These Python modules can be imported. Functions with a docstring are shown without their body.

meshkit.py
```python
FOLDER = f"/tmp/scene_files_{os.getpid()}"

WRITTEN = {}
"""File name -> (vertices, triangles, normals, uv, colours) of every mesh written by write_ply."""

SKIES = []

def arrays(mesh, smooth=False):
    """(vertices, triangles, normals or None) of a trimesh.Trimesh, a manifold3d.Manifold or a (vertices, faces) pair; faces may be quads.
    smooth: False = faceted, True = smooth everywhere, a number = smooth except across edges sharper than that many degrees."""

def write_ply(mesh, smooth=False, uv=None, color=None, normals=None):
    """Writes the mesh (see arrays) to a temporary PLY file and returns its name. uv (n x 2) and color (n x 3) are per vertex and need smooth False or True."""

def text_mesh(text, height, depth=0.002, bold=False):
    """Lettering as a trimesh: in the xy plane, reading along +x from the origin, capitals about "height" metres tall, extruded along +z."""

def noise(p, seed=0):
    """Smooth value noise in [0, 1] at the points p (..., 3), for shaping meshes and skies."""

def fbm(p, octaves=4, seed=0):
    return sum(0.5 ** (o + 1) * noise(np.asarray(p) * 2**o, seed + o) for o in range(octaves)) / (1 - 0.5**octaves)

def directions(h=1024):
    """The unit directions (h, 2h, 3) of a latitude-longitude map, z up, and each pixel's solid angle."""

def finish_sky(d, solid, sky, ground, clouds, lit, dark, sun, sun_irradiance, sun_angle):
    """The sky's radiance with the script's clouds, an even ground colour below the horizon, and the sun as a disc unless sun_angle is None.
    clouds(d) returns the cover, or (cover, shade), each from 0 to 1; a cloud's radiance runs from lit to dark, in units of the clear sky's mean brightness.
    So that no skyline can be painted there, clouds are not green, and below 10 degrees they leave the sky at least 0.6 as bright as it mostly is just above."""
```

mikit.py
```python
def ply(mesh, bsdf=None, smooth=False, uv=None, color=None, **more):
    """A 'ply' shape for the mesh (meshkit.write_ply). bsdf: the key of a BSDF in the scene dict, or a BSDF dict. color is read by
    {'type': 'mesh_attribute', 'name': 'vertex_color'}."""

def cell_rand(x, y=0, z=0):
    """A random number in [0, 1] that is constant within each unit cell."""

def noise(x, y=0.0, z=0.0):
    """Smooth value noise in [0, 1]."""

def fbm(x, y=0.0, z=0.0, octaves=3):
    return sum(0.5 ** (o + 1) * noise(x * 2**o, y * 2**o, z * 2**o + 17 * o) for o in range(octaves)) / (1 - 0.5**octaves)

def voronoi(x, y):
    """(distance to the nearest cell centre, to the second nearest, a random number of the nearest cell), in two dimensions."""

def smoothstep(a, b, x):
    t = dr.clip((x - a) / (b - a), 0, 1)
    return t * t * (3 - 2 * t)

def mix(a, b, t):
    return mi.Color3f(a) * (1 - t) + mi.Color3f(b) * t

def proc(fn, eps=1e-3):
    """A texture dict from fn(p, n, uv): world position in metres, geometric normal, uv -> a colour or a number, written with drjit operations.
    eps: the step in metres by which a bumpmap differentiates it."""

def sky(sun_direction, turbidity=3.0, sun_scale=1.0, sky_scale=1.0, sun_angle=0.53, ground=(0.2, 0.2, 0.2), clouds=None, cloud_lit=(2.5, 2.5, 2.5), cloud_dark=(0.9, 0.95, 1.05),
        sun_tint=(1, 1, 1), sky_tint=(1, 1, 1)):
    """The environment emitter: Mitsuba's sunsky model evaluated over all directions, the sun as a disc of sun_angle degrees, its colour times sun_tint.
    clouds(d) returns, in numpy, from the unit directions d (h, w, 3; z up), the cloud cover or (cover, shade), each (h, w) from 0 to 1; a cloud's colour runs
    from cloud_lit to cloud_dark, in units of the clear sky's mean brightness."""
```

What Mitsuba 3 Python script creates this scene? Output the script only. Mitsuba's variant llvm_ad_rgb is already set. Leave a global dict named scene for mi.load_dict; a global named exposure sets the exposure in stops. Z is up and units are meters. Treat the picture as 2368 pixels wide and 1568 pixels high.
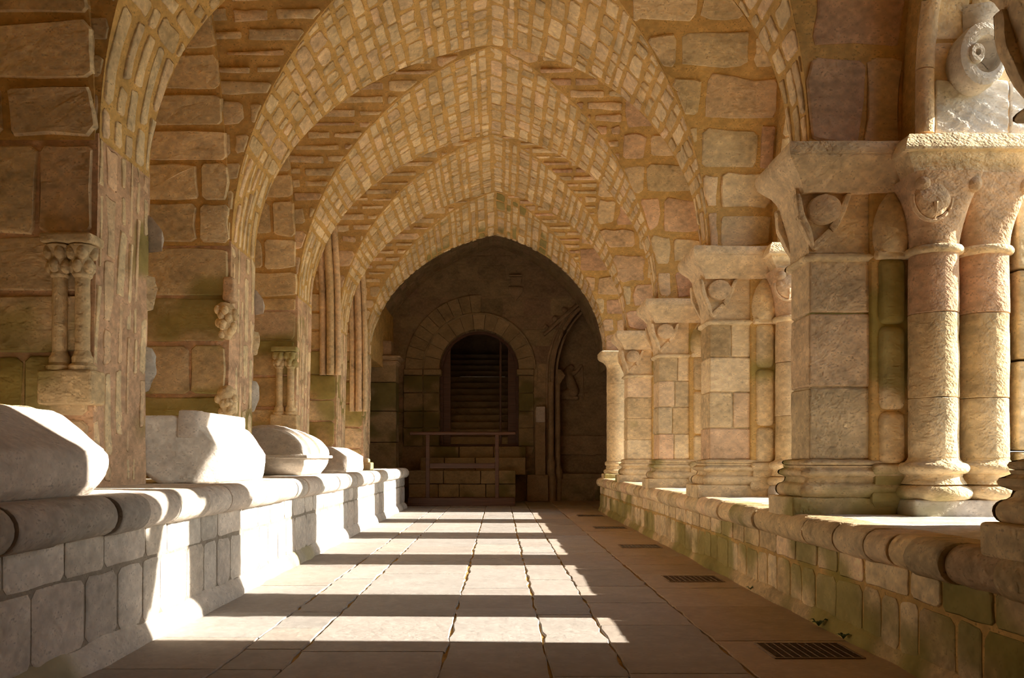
import math
import numpy as np, trimesh, mitsuba as mi, mikit, meshkit
from shapely.geometry import Polygon, box, Point
from shapely import affinity
from shapely.ops import unary_union
import drjit as dr
from mikit import noise, fbm, smoothstep, mix, proc

scene, labels = {}, {}
T = mi.ScalarTransform4f
rng = np.random.default_rng(7)

# ---------------------------------------------------------------- camera, sky, exposure
F_PX, VPX, VPY, EYE = 2000.0, 1155.0, 1062.0, 0.95
scene['camera'] = {'type': 'perspective', 'fov': 2 * math.degrees(math.atan(1184 / F_PX)), 'fov_axis': 'x',
                   'near_clip': 0.05, 'far_clip': 500.0,
                   'principal_point_offset_x': (1184 - VPX) / 2368, 'principal_point_offset_y': (784 - VPY) / 1568,
                   'to_world': T().look_at(origin=[0, 0, EYE], target=[0, 1, EYE], up=[0, 0, 1])}
SUN_EL, SUN_AZ = math.radians(27.5), math.radians(-1.5)
SUN = (math.cos(SUN_EL) * math.cos(SUN_AZ), math.cos(SUN_EL) * math.sin(SUN_AZ), math.sin(SUN_EL))
scene['sky'] = mikit.sky(SUN, turbidity=3.0, sun_scale=1.0, sky_scale=1.0, sun_tint=(.87, 1.0, 1.30), ground=(0.3, 0.26, 0.18))
exposure = 3.65

# ---------------------------------------------------------------- materials
# uv of every stone carries its own tone (u) and hue (fraction of v) and how mossy it is (whole part of v)


def stone_fn(dark, cream, pink, green, grain=1.0, pits=0.5):
    def fn(p, n, uv):
        moss = dr.floor(uv.y)
        hue = uv.y - moss
        c = dr.select(hue < 0.5, mix(dark, cream, hue * 2), mix(cream, pink, hue * 2 - 1))
        a = fbm(p.x * 5, p.y * 5, p.z * 5, 3)
        b = fbm(p.x * 26, p.y * 26, p.z * 26, 4)
        c = c * (0.62 + 0.55 * uv.x) * (1 + grain * (0.6 * (a - 0.5) + 0.75 * (b - 0.5)))
        c = c * (1 - pits * smoothstep(0.5, 0.85, fbm(p.x * 85 + 5, p.y * 85, p.z * 85, 3)) * smoothstep(0.42, 0.6, b))
        g = smoothstep(0.75 - 0.14 * moss, 0.95 - 0.14 * moss, fbm(p.x * 1.7 + 9, p.y * 1.7, p.z * 1.7, 3) * 1.15) * dr.minimum(moss, 1)
        return mix(c, mi.Color3f(green) * (0.6 + 0.8 * a), g * 0.78)
    return fn


def rough_fn(f1, f2, w2=0.35):
    def fn(p, n, uv):
        return fbm(p.x * f1, p.y * f1, p.z * f1, 3) + w2 * fbm(p.x * f2, p.y * f2, p.z * f2, 2)
    return fn


def material(name, colour, relief, scale, eps=2e-3):
    scene[name] = {'type': 'twosided', 'bsdf': {'type': 'bumpmap', 'relief': proc(relief, eps), 'scale': scale,
                   'bsdf': {'type': 'diffuse', 'reflectance': proc(colour)}}}


R1, R2 = rough_fn(22, 90), rough_fn(27, 95, .5)
GREEN = (.27, .24, .065)
material('stone', stone_fn((.62, .44, .22), (.82, .665, .425), (.76, .50, .33), GREEN, 1.15, 0.42), R2, 0.012)
material('mortar', stone_fn((.60, .385, .14), (.70, .465, .185), (.68, .43, .20), GREEN, 0.9, 0.5), R1, 0.009)
material('white_stone', stone_fn((.53, .455, .365), (.69, .645, .58), (.62, .52, .44), (.36, .33, .19), 0.85, 0.4), R2, 0.007)
material('slab', stone_fn((.44, .335, .235), (.42, .402, .38), (.40, .345, .30), (.2, .2, .08), 0.35, 0.15), R1, 0.004)
material('dark_stone', stone_fn((.34, .24, .13), (.42, .31, .18), (.40, .26, .17), (.15, .13, .04)), R2, 0.009)  # reddish-brown stone darkened further: the shade of the end bay is in its colour


def flat(name, c, r=0.6):
    scene[name] = {'type': 'twosided', 'bsdf': {'type': 'principled', 'base_color': {'type': 'rgb', 'value': c}, 'roughness': r}}


def wood_fn(p, n, uv):
    g = fbm(p.x * 3, p.y * 60, p.z * 60, 3)
    return mix((.05, .02, .012), (.16, .07, .04), g)


scene['wood'] = {'type': 'twosided', 'bsdf': {'type': 'principled', 'base_color': proc(wood_fn), 'roughness': 0.45}}
flat('iron', (.05, .04, .035), 0.5)
flat('rust', (.20, .13, .08), 0.5)
flat('leaf', (.05, .09, .03), 0.6)


def ground_fn(p, n, uv):
    return mix((.22, .22, .09), (.42, .36, .22), fbm(p.x, p.y, 0, 3))


scene['gravel'] = {'type': 'twosided', 'bsdf': {'type': 'diffuse', 'reflectance': proc(ground_fn)}}

# ---------------------------------------------------------------- entry helpers
COUNT = {}


def key(name, parent=None):
    k = f'{parent}__{name}' if parent else name
    n = COUNT.get(k, 0)
    COUNT[k] = n + 1
    return k if n == 0 else f'{k}_{n:03d}'


def thing(name, label=None, cat=None, group=None, kind=None):
    k = key(name)
    d = {}
    if label:
        d['label'] = label
    if cat:
        d['category'] = cat
    if group:
        d['group'] = group
    if kind:
        d['kind'] = kind
    labels[k] = d
    return k


def add(parent, name, mesh, bsdf='stone', tone=None, hue=None, moss=0, smooth=42, label=None):
    k = key(name, parent) if parent else name
    v, f = mesh
    if smooth is not True and smooth is not False:
        m = trimesh.graph.smooth_shade(trimesh.Trimesh(v, f, process=False), angle=math.radians(smooth), facet_minarea=None)
        v, f, smooth = np.array(m.vertices), np.array(m.faces), True
    tone = rng.uniform(.2, .9) if tone is None else tone
    hue = rng.uniform(.1, .85) if hue is None else hue
    uv = np.tile([tone, min(max(hue, 0), .999) + moss], (len(v), 1))
    scene[k] = mikit.ply((v, f), bsdf, smooth, uv=uv)
    if label:
        labels.setdefault(k, {})['label'] = label
    return k


def join(*ms):
    vs, fs, o = [], [], 0
    for v, f in ms:
        vs.append(v)
        fs.append(f + o)
        o += len(v)
    return np.vstack(vs), np.vstack(fs)


def grid_faces(n, m, closed=False):
    """faces of an n x m vertex grid (row-major); closed: the second index wraps."""
    i, j = np.meshgrid(np.arange(n - 1), np.arange(m if closed else m - 1), indexing='ij')
    a, b = i * m + j, i * m + (j + 1) % m
    c, d = a + m, b + m
    return np.vstack([np.stack([a, b, d], -1).reshape(-1, 3), np.stack([a, d, c], -1).reshape(-1, 3)])


def rbox(x0, x1, y0, y1, z0, z1, r=.02, seg=.09, amp=.006, freq=6., seed=None):
    """A block with rounded, worn edges and an uneven surface."""
    lo, hi = np.array([x0, y0, z0], float), np.array([x1, y1, z1], float)
    r = min(r, .3 * (hi - lo).min())
    ax = []
    for a in range(3):
        L = hi[a] - lo[a]
        n = max(1, int(math.ceil((L - 2 * r) / seg)))
        ax.append(np.concatenate([[0, .45 * r], np.linspace(r, L - r, n + 1), [L - .45 * r, L]]) + lo[a])
    V, Fs, o = [], [], 0
    for a in range(3):
        b, c = (a + 1) % 3, (a + 2) % 3
        for side in (0, 1):
            B, C = np.meshgrid(ax[b], ax[c], indexing='ij')
            P = np.zeros(B.shape + (3,))
            P[..., a], P[..., b], P[..., c] = (hi[a] if side else lo[a]), B, C
            f = grid_faces(len(ax[b]), len(ax[c])) + o
            Fs.append(f[:, ::-1] if side else f)
            V.append(P.reshape(-1, 3))
            o += P.size // 3
    V, Fs = np.vstack(V), np.vstack(Fs)
    _, first, inv = np.unique(np.round(V, 5), axis=0, return_index=True, return_inverse=True)
    V, Fs = V[first], inv.ravel()[Fs]
    q = np.clip(V, lo + r, hi - r)
    d = V - q
    n = d / np.maximum(np.linalg.norm(d, axis=1, keepdims=True), 1e-9)
    V = q + r * n
    s = rng.uniform(0, 50, 3) if seed is None else seed
    return V + n * ((meshkit.fbm(V * freq + s, 3) - .5) * 2 * amp)[:, None], Fs


def worn(mesh, amp, freq=6., octaves=3):
    """Displaces along the vertex normals."""
    v, f = mesh
    n = np.zeros_like(v)
    fn = np.cross(v[f[:, 1]] - v[f[:, 0]], v[f[:, 2]] - v[f[:, 0]])
    for k in range(3):
        np.add.at(n, f[:, k], fn)
    n /= np.maximum(np.linalg.norm(n, axis=1, keepdims=True), 1e-12)
    return v + n * ((meshkit.fbm(v * freq + rng.uniform(0, 50, 3), octaves) - .5) * 2 * amp)[:, None], f


def lathe(prof, cx, cy, seg=28, amp=.004, freq=8.):
    """prof: (radius, z) from bottom to top."""
    prof = np.asarray(prof, float)
    th = np.arange(seg) * 2 * np.pi / seg
    V = np.stack([cx + prof[:, :1] * np.cos(th), cy + prof[:, :1] * np.sin(th), np.repeat(prof[:, 1:], seg, 1)], -1).reshape(-1, 3)
    F = grid_faces(len(prof), seg, True)
    n = len(V)
    V = np.vstack([V, [[cx, cy, prof[0, 1]], [cx, cy, prof[-1, 1]]]])
    i = np.arange(seg)
    j = (i + 1) % seg
    o = (len(prof) - 1) * seg
    F = np.vstack([F, np.stack([j, i, i * 0 + n], 1), np.stack([o + i, o + j, i * 0 + n + 1], 1)])
    return worn((V, F), amp, freq) if amp else (V, F)


def drum(cx, cy, r0, r1, z0, z1, seg=28, amp=.004):
    e = .005
    n = max(3, int((z1 - z0) / .06))
    z = np.linspace(z0 + e, z1 - e, n)
    return lathe([(r0 - e, z0)] + [(r0 + (r1 - r0) * (a - z0) / (z1 - z0), a) for a in z] + [(r1 - e, z1)], cx, cy, seg, amp)


def rings(R, cap=True):
    """A closed loft through rings (k, m, 3)."""
    R = np.asarray(R, float)
    k, m = R.shape[:2]
    V, F = R.reshape(-1, 3), grid_faces(k, m, True)
    if cap:
        n, i = len(V), np.arange(m)
        j = (i + 1) % m
        V = np.vstack([V, R[0].mean(0)[None], R[-1].mean(0)[None]])
        F = np.vstack([F, np.stack([j, i, i * 0 + n], 1), np.stack([(k - 1) * m + i, (k - 1) * m + j, i * 0 + n + 1], 1)])
    return V, F


def rect_ring(x0, x1, y0, y1, z, o, m=8):
    x0, x1, y0, y1 = x0 - o, x1 + o, y0 - o, y1 + o
    t = np.linspace(0, 1, m, endpoint=False)
    xs = np.concatenate([x0 + (x1 - x0) * t, x1 + 0 * t, x1 + (x0 - x1) * t, x0 + 0 * t])
    ys = np.concatenate([y0 + 0 * t, y0 + (y1 - y0) * t, y1 + 0 * t, y1 + (y0 - y1) * t])
    return np.stack([xs, ys, xs * 0 + z], 1)


def rect_moulding(x0, x1, y0, y1, prof, amp=.004, m=8):
    """prof: (offset, z) from bottom to top, swept around a rectangle."""
    return worn(rings([rect_ring(x0, x1, y0, y1, z, o, m) for o, z in prof]), amp, 7)


def superring(cx, cy, a, b, z, n, m=36):
    th = np.arange(m) * 2 * np.pi / m + np.pi / m
    c, s = np.cos(th), np.sin(th)
    return np.stack([cx + a * np.sign(c) * np.abs(c) ** (2 / n), cy + b * np.sign(s) * np.abs(s) ** (2 / n), th * 0 + z], 1)


def roll(r, z0, z1, o=0., n=9):
    """A torus moulding: points from z0 to z1 bulging by r beyond the offset o."""
    t = np.linspace(-np.pi / 2, np.pi / 2, n)
    return [(o + r * math.cos(a), (z0 + z1) / 2 + (z1 - z0) / 2 * math.sin(a)) for a in t]


def sheet(P, flip=False):
    P = np.asarray(P)
    f = grid_faces(*P.shape[:2])
    return P.reshape(-1, 3), f[:, ::-1] if flip else f


def extrude_x(poly, x0, x1):
    """poly in (y, z) extruded along x."""
    ms = []
    for g in getattr(poly, 'geoms', [poly]):
        m = trimesh.creation.extrude_polygon(g, x1 - x0, engine='earcut')
        v = np.array(m.vertices)
        ms.append((np.stack([v[:, 2] + x0, v[:, 0], v[:, 1]], 1), np.array(m.faces)))
    return join(*ms)


def extrude_y(poly, y0, y1):
    """poly in (x, z) extruded along y."""
    ms = []
    for g in getattr(poly, 'geoms', [poly]):
        m = trimesh.creation.extrude_polygon(g, y1 - y0, engine='earcut')
        v = np.array(m.vertices)
        ms.append((np.stack([v[:, 0], y1 - v[:, 2], v[:, 1]], 1), np.array(m.faces)))
    return join(*ms)


def hull(points, seg=.08, r=0.0, amp=.006, freq=7.):
    import manifold3d as m3
    g = m3.Manifold.hull_points(np.asarray(points, float)).refine_to_length(seg).to_mesh()
    m = trimesh.Trimesh(g.vert_properties[:, :3], g.tri_verts, process=False)
    if r:
        c = m.vertices.mean(0)
        m.vertices -= c
        trimesh.smoothing.filter_laplacian(m, lamb=.5, iterations=int(r), volume_constraint=False)
        m.vertices += c
    return worn((np.array(m.vertices), np.array(m.faces)), amp, freq)


def ball(cx, cy, cz, a, b, c, sub=2, amp=.004):
    m = trimesh.creation.icosphere(subdivisions=sub)
    return worn((np.array(m.vertices) * [a, b, c] + [cx, cy, cz], np.array(m.faces)), amp, 12)


def tube(pts, rad, sides=8, amp=.0):
    p = np.asarray(pts, float)
    t = np.gradient(p, axis=0)
    t /= np.linalg.norm(t, axis=1, keepdims=True) + 1e-12
    ref = np.where(np.abs(t[:, 2:]) < .9, [0, 0, 1.], [1., 0, 0])
    a = np.cross(t, ref)
    a /= np.linalg.norm(a, axis=1, keepdims=True) + 1e-12
    b = np.cross(t, a)
    th = np.arange(sides) * 2 * np.pi / sides
    R = p[:, None] + np.broadcast_to(rad, (len(p),))[:, None, None] * (np.cos(th)[None, :, None] * a[:, None] + np.sin(th)[None, :, None] * b[:, None])
    m = rings(R)
    return worn(m, amp, 12) if amp else m


# ---------------------------------------------------------------- single stones laid on a surface
def stone(poly, fmap, proud=.012, depth=.03, jag=.1, bevel=None):
    """One stone: an outline in a surface's own (u, v) metres, its edges sloping into the mortar. fmap((u, v), height) -> points."""
    x0, y0, x1, y1 = poly.bounds
    size = min(x1 - x0, y1 - y0)
    r = min(size * rng.uniform(.07, .2), .035)
    p = poly.buffer(-r, quad_segs=1).buffer(r * .96, quad_segs=1)
    if p.is_empty or p.geom_type != 'Polygon':
        p = poly
    c = np.array(p.exterior.coords)[:-1]
    L = np.linalg.norm(np.roll(c, -1, 0) - c, axis=1)
    out = []
    cut = max(.7 * size, .03)
    for i in range(len(c)):
        k = 1 + int(L[i] > cut) + int(L[i] > 2.2 * cut)
        for j in range(k):
            out.append(c[i] + (c[(i + 1) % len(c)] - c[i]) * j / k)
    c = np.array(out)
    m = c.mean(0)
    c = c + rng.normal(0, jag * .22 * size, c.shape)
    d = c - m
    rad = np.maximum(np.linalg.norm(d, axis=1, keepdims=True), 1e-6)
    b = bevel if bevel else min(.012, .15 * size)
    inner = m + d * np.maximum(1 - b / rad, .4)
    mid = m + d * .5
    n = len(c)
    hs = proud * rng.uniform(.7, 1.3)
    tilt = rng.normal(0, .18, 2) * proud / max(size, .05)
    h2 = hs + (inner - m) @ tilt + rng.normal(0, .1 * proud, n)
    h3 = hs + (mid - m) @ tilt + rng.normal(0, .22 * proud, n)
    large = size > .17
    P = np.vstack([c, c, inner] + [mid] * large + [m[None]])
    H = np.concatenate([np.full(n, -depth), h2 * .35, h2] + [h3] * large + [[hs * 1.05]])
    V = fmap(P, H)
    i = np.arange(n)
    j = (i + 1) % n
    Fs = []
    top = 3 if large else 2
    for k in range(top):
        a, q = k * n, (k + 1) * n
        Fs += [np.stack([a + i, a + j, q + j], 1), np.stack([a + i, q + j, q + i], 1)]
    Fs.append(np.stack([top * n + i, top * n + j, i * 0 + (top + 1) * n], 1))
    Fs = np.vstack(Fs)
    a, b, d = (V[Fs[:, k]] - V.mean(0) for k in range(3))
    return V, Fs if (a * np.cross(b, d)).sum() > 0 else Fs[:, ::-1]


def coursed(u0, u1, v0, v1, hrange, wrange, gap, region=None, wob=.12, along='u', min_area=.0012):
    """Stones in rows: yields outlines. along: the direction in which the rows run."""
    if along == 'v':
        for p in coursed(v0, v1, u0, u1, hrange, wrange, gap, affinity.affine_transform(region, [0, 1, 1, 0, 0, 0]) if region is not None else None, wob, 'u', min_area):
            yield affinity.affine_transform(p, [0, 1, 1, 0, 0, 0])
        return
    v = v0
    while v < v1 - .3 * hrange[0]:
        h = rng.uniform(*hrange)
        if v + h > v1 - .5 * hrange[0]:
            h = v1 - v
        u = u0 - rng.uniform(0, .6) * wrange[0]
        while u < u1:
            w = rng.uniform(*wrange)
            if u1 - (u + w) < .4 * wrange[0]:
                w = u1 - u
            a = max(u, u0)
            g = gap * rng.uniform(.6, 1.5)
            k = wob * min(h, w) * .5
            e = rng.uniform(0, k, 8)
            p = Polygon([(a + g / 2 + e[0] * .5, v + g / 2 + e[1]), (u + w - g / 2 - e[2] * .5, v + g / 2 + e[3]), (u + w - g / 2 - e[4] * .5, v + h - g / 2 - e[5]), (a + g / 2 + e[6] * .5, v + h - g / 2 - e[7])])
            if p.is_valid:
                if region is not None:
                    p = p.intersection(region.buffer(-gap * .4))
                    if p.geom_type != 'Polygon':
                        p = max(getattr(p, 'geoms', [Polygon()]), key=lambda q: q.area)
                        if p.geom_type != 'Polygon':
                            p = Polygon()
                if not p.is_empty and p.area > min_area:
                    x0, y0, x1, y1 = p.bounds
                    if min(x1 - x0, y1 - y0) > .018:
                        yield p.simplify(.004)
            u += w
        v += h


def seen(P, margin=.12):
    """Whether a point lies in the frame (with a margin)."""
    x, y, z = P
    if y < .4:
        return False
    px, py = (VPX + F_PX * x / y) / 2368, (VPY - F_PX * (z - EYE) / y) / 1568
    return -margin < px < 1 + margin and -margin < py < 1 + margin


def lay(parent, polys, fmap, name='stone', proud=.012, depth=.03, jag=.1, bsdf='stone', tone=(.2, .9), hue=(.1, .85), moss=0, cull=True, limit=300, keep=None):
    k = 0
    rest = []
    placed = [(fmap(np.array(p.centroid.coords), np.zeros(1))[0], p) for p in polys]
    placed.sort(key=lambda a: not seen(a[0], .03))                      # those in the frame come first
    for P, p in placed:
        if (cull and not seen(P, .35)) or (keep and not keep(P)):
            continue
        ms = moss(P) if callable(moss) else moss
        m = stone(p, fmap, proud, depth, jag)
        if k < limit:
            add(parent, name, m, bsdf, rng.uniform(*tone), rng.uniform(*hue), ms, 38 if min(p.bounds[2] - p.bounds[0], p.bounds[3] - p.bounds[1]) > .16 else True)
        else:
            rest.append(m)
        k += 1
    if rest:
        q = add(parent, 'small_stones', join(*rest), bsdf, .5, .5, 0)
        labels[q] = {'kind': 'stuff'}
    return k


def plane(o, eu, ev, en):
    o, eu, ev, en = (np.asarray(a, float) for a in (o, eu, ev, en))
    return lambda P, H: o + P[:, :1] * eu + P[:, 1:2] * ev + np.asarray(H)[:, None] * en



# ================================================================ the building
CY = [3.0, 5.56, 8.12, 10.68, 13.24, 15.8, 19.7]          # piers along the gallery, and the end wall
SPRING, APEX = 2.88, 5.45
RISE = APEX - SPRING
XM, XL, XR = -.08, -2.40, 1.93                            # ridge, left and right springing of the vault
HP_R, HP_L = .17, .37                                     # half depth of the vault's feet
DOME = {1: .985, 2: .985, 3: .985, 4: .975, 5: .845}
WALL_L, NICHE, XF = -2.42, -3.3, -2.42


def dome(p):
    """The vault sags towards the cross lines between its bays."""
    p = np.array(p, float)
    y = p[:, 1]
    f = np.ones(len(p))
    for k in range(len(CY) - 1):
        a, b = CY[k], CY[k + 1]
        on = (y >= a) & (y < b)
        t = np.abs(y - (a + b) / 2) / ((b - a) / 2)
        d = np.where(y < (a + b) / 2, DOME.get(k, .87), DOME.get(k + 1, 1.0))
        f = np.where(on, 1 - (1 - d) * t ** 1.6, f)
    f = np.where(p[:, 2] > SPRING, f, 1)
    p[:, 2] = SPRING + (p[:, 2] - SPRING) * f
    return p


# transverse profile of the vault, left springing to right springing, by arc length
_u = np.linspace(0, 1, 241)
RHO = 1.42
_th = np.linspace(0, math.acos((RHO - 1) / RHO), 241)
_uu = RHO * np.cos(_th) - (RHO - 1)
_vv = np.sin(_th) * RHO / math.sqrt(2 * RHO - 1) * RISE
_x = np.concatenate([XM + (XL - XM) * _uu, (XM + (XR - XM) * _uu)[::-1][1:]])
_z = SPRING + np.concatenate([_vv, _vv[::-1][1:]])
_s = np.concatenate([[0], np.cumsum(np.hypot(np.diff(_x), np.diff(_z)))])
_tx, _tz = np.gradient(_x, _s), np.gradient(_z, _s)
S_TOT = _s[-1]


def span_x(z, side):
    """x of the long barrel at height z on one side (-1 left, 1 right)."""
    v = np.clip((np.asarray(z) - SPRING) / RISE, 0, 1) * math.sqrt(2 * RHO - 1)
    u = np.sqrt(RHO ** 2 - v * v) - (RHO - 1)
    return XM + ((XR if side > 0 else XL) - XM) * u


class Lancet:
    """A pointed arch profile over +-half with the given rise: distance from the middle against height, by arc length."""

    def __init__(self, half, rise):
        self.half, self.rise = half, rise
        self.R = (half * half + rise * rise) / (2 * half)
        th = np.linspace(0, math.asin(rise / self.R), 80)
        self.e = half - self.R + self.R * np.cos(th)
        self.z = self.R * np.sin(th)
        self.a = self.R * th
        self.th = th

    def dist(self, z):
        return self.half - self.R + np.sqrt(np.maximum(self.R ** 2 - np.asarray(z) ** 2, 0))

    def polygon(self, yc, z0, down=0.):
        pts = [(yc - self.half, z0 - down)] + [(yc - e, z0 + z) for e, z in zip(self.e, self.z)] + [(yc + e, z0 + z) for e, z in zip(self.e[::-1], self.z[::-1])] + [(yc + self.half, z0 - down)]
        return Polygon(pts).buffer(0)


def half_extent(s, k, far):
    """How far the long-barrel cell over pier line k reaches towards the middle of the bay, at arc length s."""
    x, z = np.interp(s, _s, _x), np.interp(s, _s, _z)
    j = k if far else k - 1
    if k == 5 and far:
        return np.full_like(np.asarray(s, float), .32)
    if j < 0 or j >= len(CY) - 1:
        return np.full_like(np.asarray(s, float), .4)
    a = (CY[j + 1] - CY[j]) / 2
    out = np.zeros_like(np.asarray(s, float))
    for side, hp in ((-1, HP_L), (1, HP_R)):
        L = Lancet(a - hp, RISE)
        out = np.where((x - XM) * side >= 0, a - L.dist(z - SPRING), out)
    return out


def long_map(k):
    def fmap(P, H):
        s, t = P[:, 0], P[:, 1]
        x, z = np.interp(s, _s, _x), np.interp(s, _s, _z)
        tx, tz = np.interp(s, _s, _tx), np.interp(s, _s, _tz)
        h = np.asarray(H)
        return dome(np.stack([x + tz * h, CY[k] + t, z - tx * h], 1))
    return fmap


def side_map(k, side):
    """The side cell of bay k: (r, q) = arc length along the bay from its far foot, x."""
    a = (CY[k + 1] - CY[k]) / 2
    L = Lancet(a - (HP_R if side > 0 else HP_L), RISE)
    mid = (CY[k] + CY[k + 1]) / 2
    tot = L.a[-1]

    def fmap(P, H):
        r, q, h = P[:, 0], P[:, 1], np.asarray(H)
        near = r > tot
        rr = np.where(near, 2 * tot - r, r)
        th = rr / L.R
        e = L.half - L.R + (L.R - h) * np.cos(th)
        z = (L.R - h) * np.sin(th)
        return dome(np.stack([q, mid + np.where(near, -e, e), SPRING + z], 1))
    return fmap, L, tot


# ---------------------------------------------------------------- ceiling: one structure for each cell of the vault
def long_cell(k):
    lab = {1: None}.get(k)
    c = thing('ceiling', kind='structure')
    ss = np.linspace(0, S_TOT, 110)
    lo, hi = half_extent(ss, k, False), half_extent(ss, k, True)
    tt = np.linspace(0, 1, 13)
    P = np.stack([np.repeat(ss, 13), (-lo[:, None] + (lo + hi)[:, None] * tt).ravel()], 1)
    V = long_map(k)(P, np.zeros(len(P)))
    V += (meshkit.fbm(V * 5, 3)[:, None] - .5) * [.0, .0, .03]
    add(None, c, sheet(V.reshape(110, 13, 3)), 'mortar', .5, .4)
    region = Polygon(np.vstack([np.stack([ss, -lo], 1), np.stack([ss, hi], 1)[::-1]])).buffer(-.012)
    if region.geom_type != 'Polygon':
        region = max(region.geoms, key=lambda g: g.area)
    t0, t1 = -lo.max(), hi.max()
    FL, FR = .85, .6
    polys = list(coursed(t0, t1, FL, S_TOT - FR, (.1, .21), (.12, .42), .028, affinity.affine_transform(region, [0, 1, 1, 0, 0, 0]), .25))
    polys = [affinity.affine_transform(p, [0, 1, 1, 0, 0, 0]) for p in polys]
    polys += list(coursed(0, FL, t0, t1, (.11, .2), (.22, .6), .03, region, .45))
    polys += list(coursed(S_TOT - FR, S_TOT, t0, t1, (.11, .17), (.25, .5), .02, region, .3))
    lay(c, polys, long_map(k), proud=.011, depth=.03, jag=.16, tone=(.35, .85), hue=(.2, .75), moss=(lambda P: 2 if (k == 5 and P[2] > 4.6 and rng.random() < .5) else 0))
    return c


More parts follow.
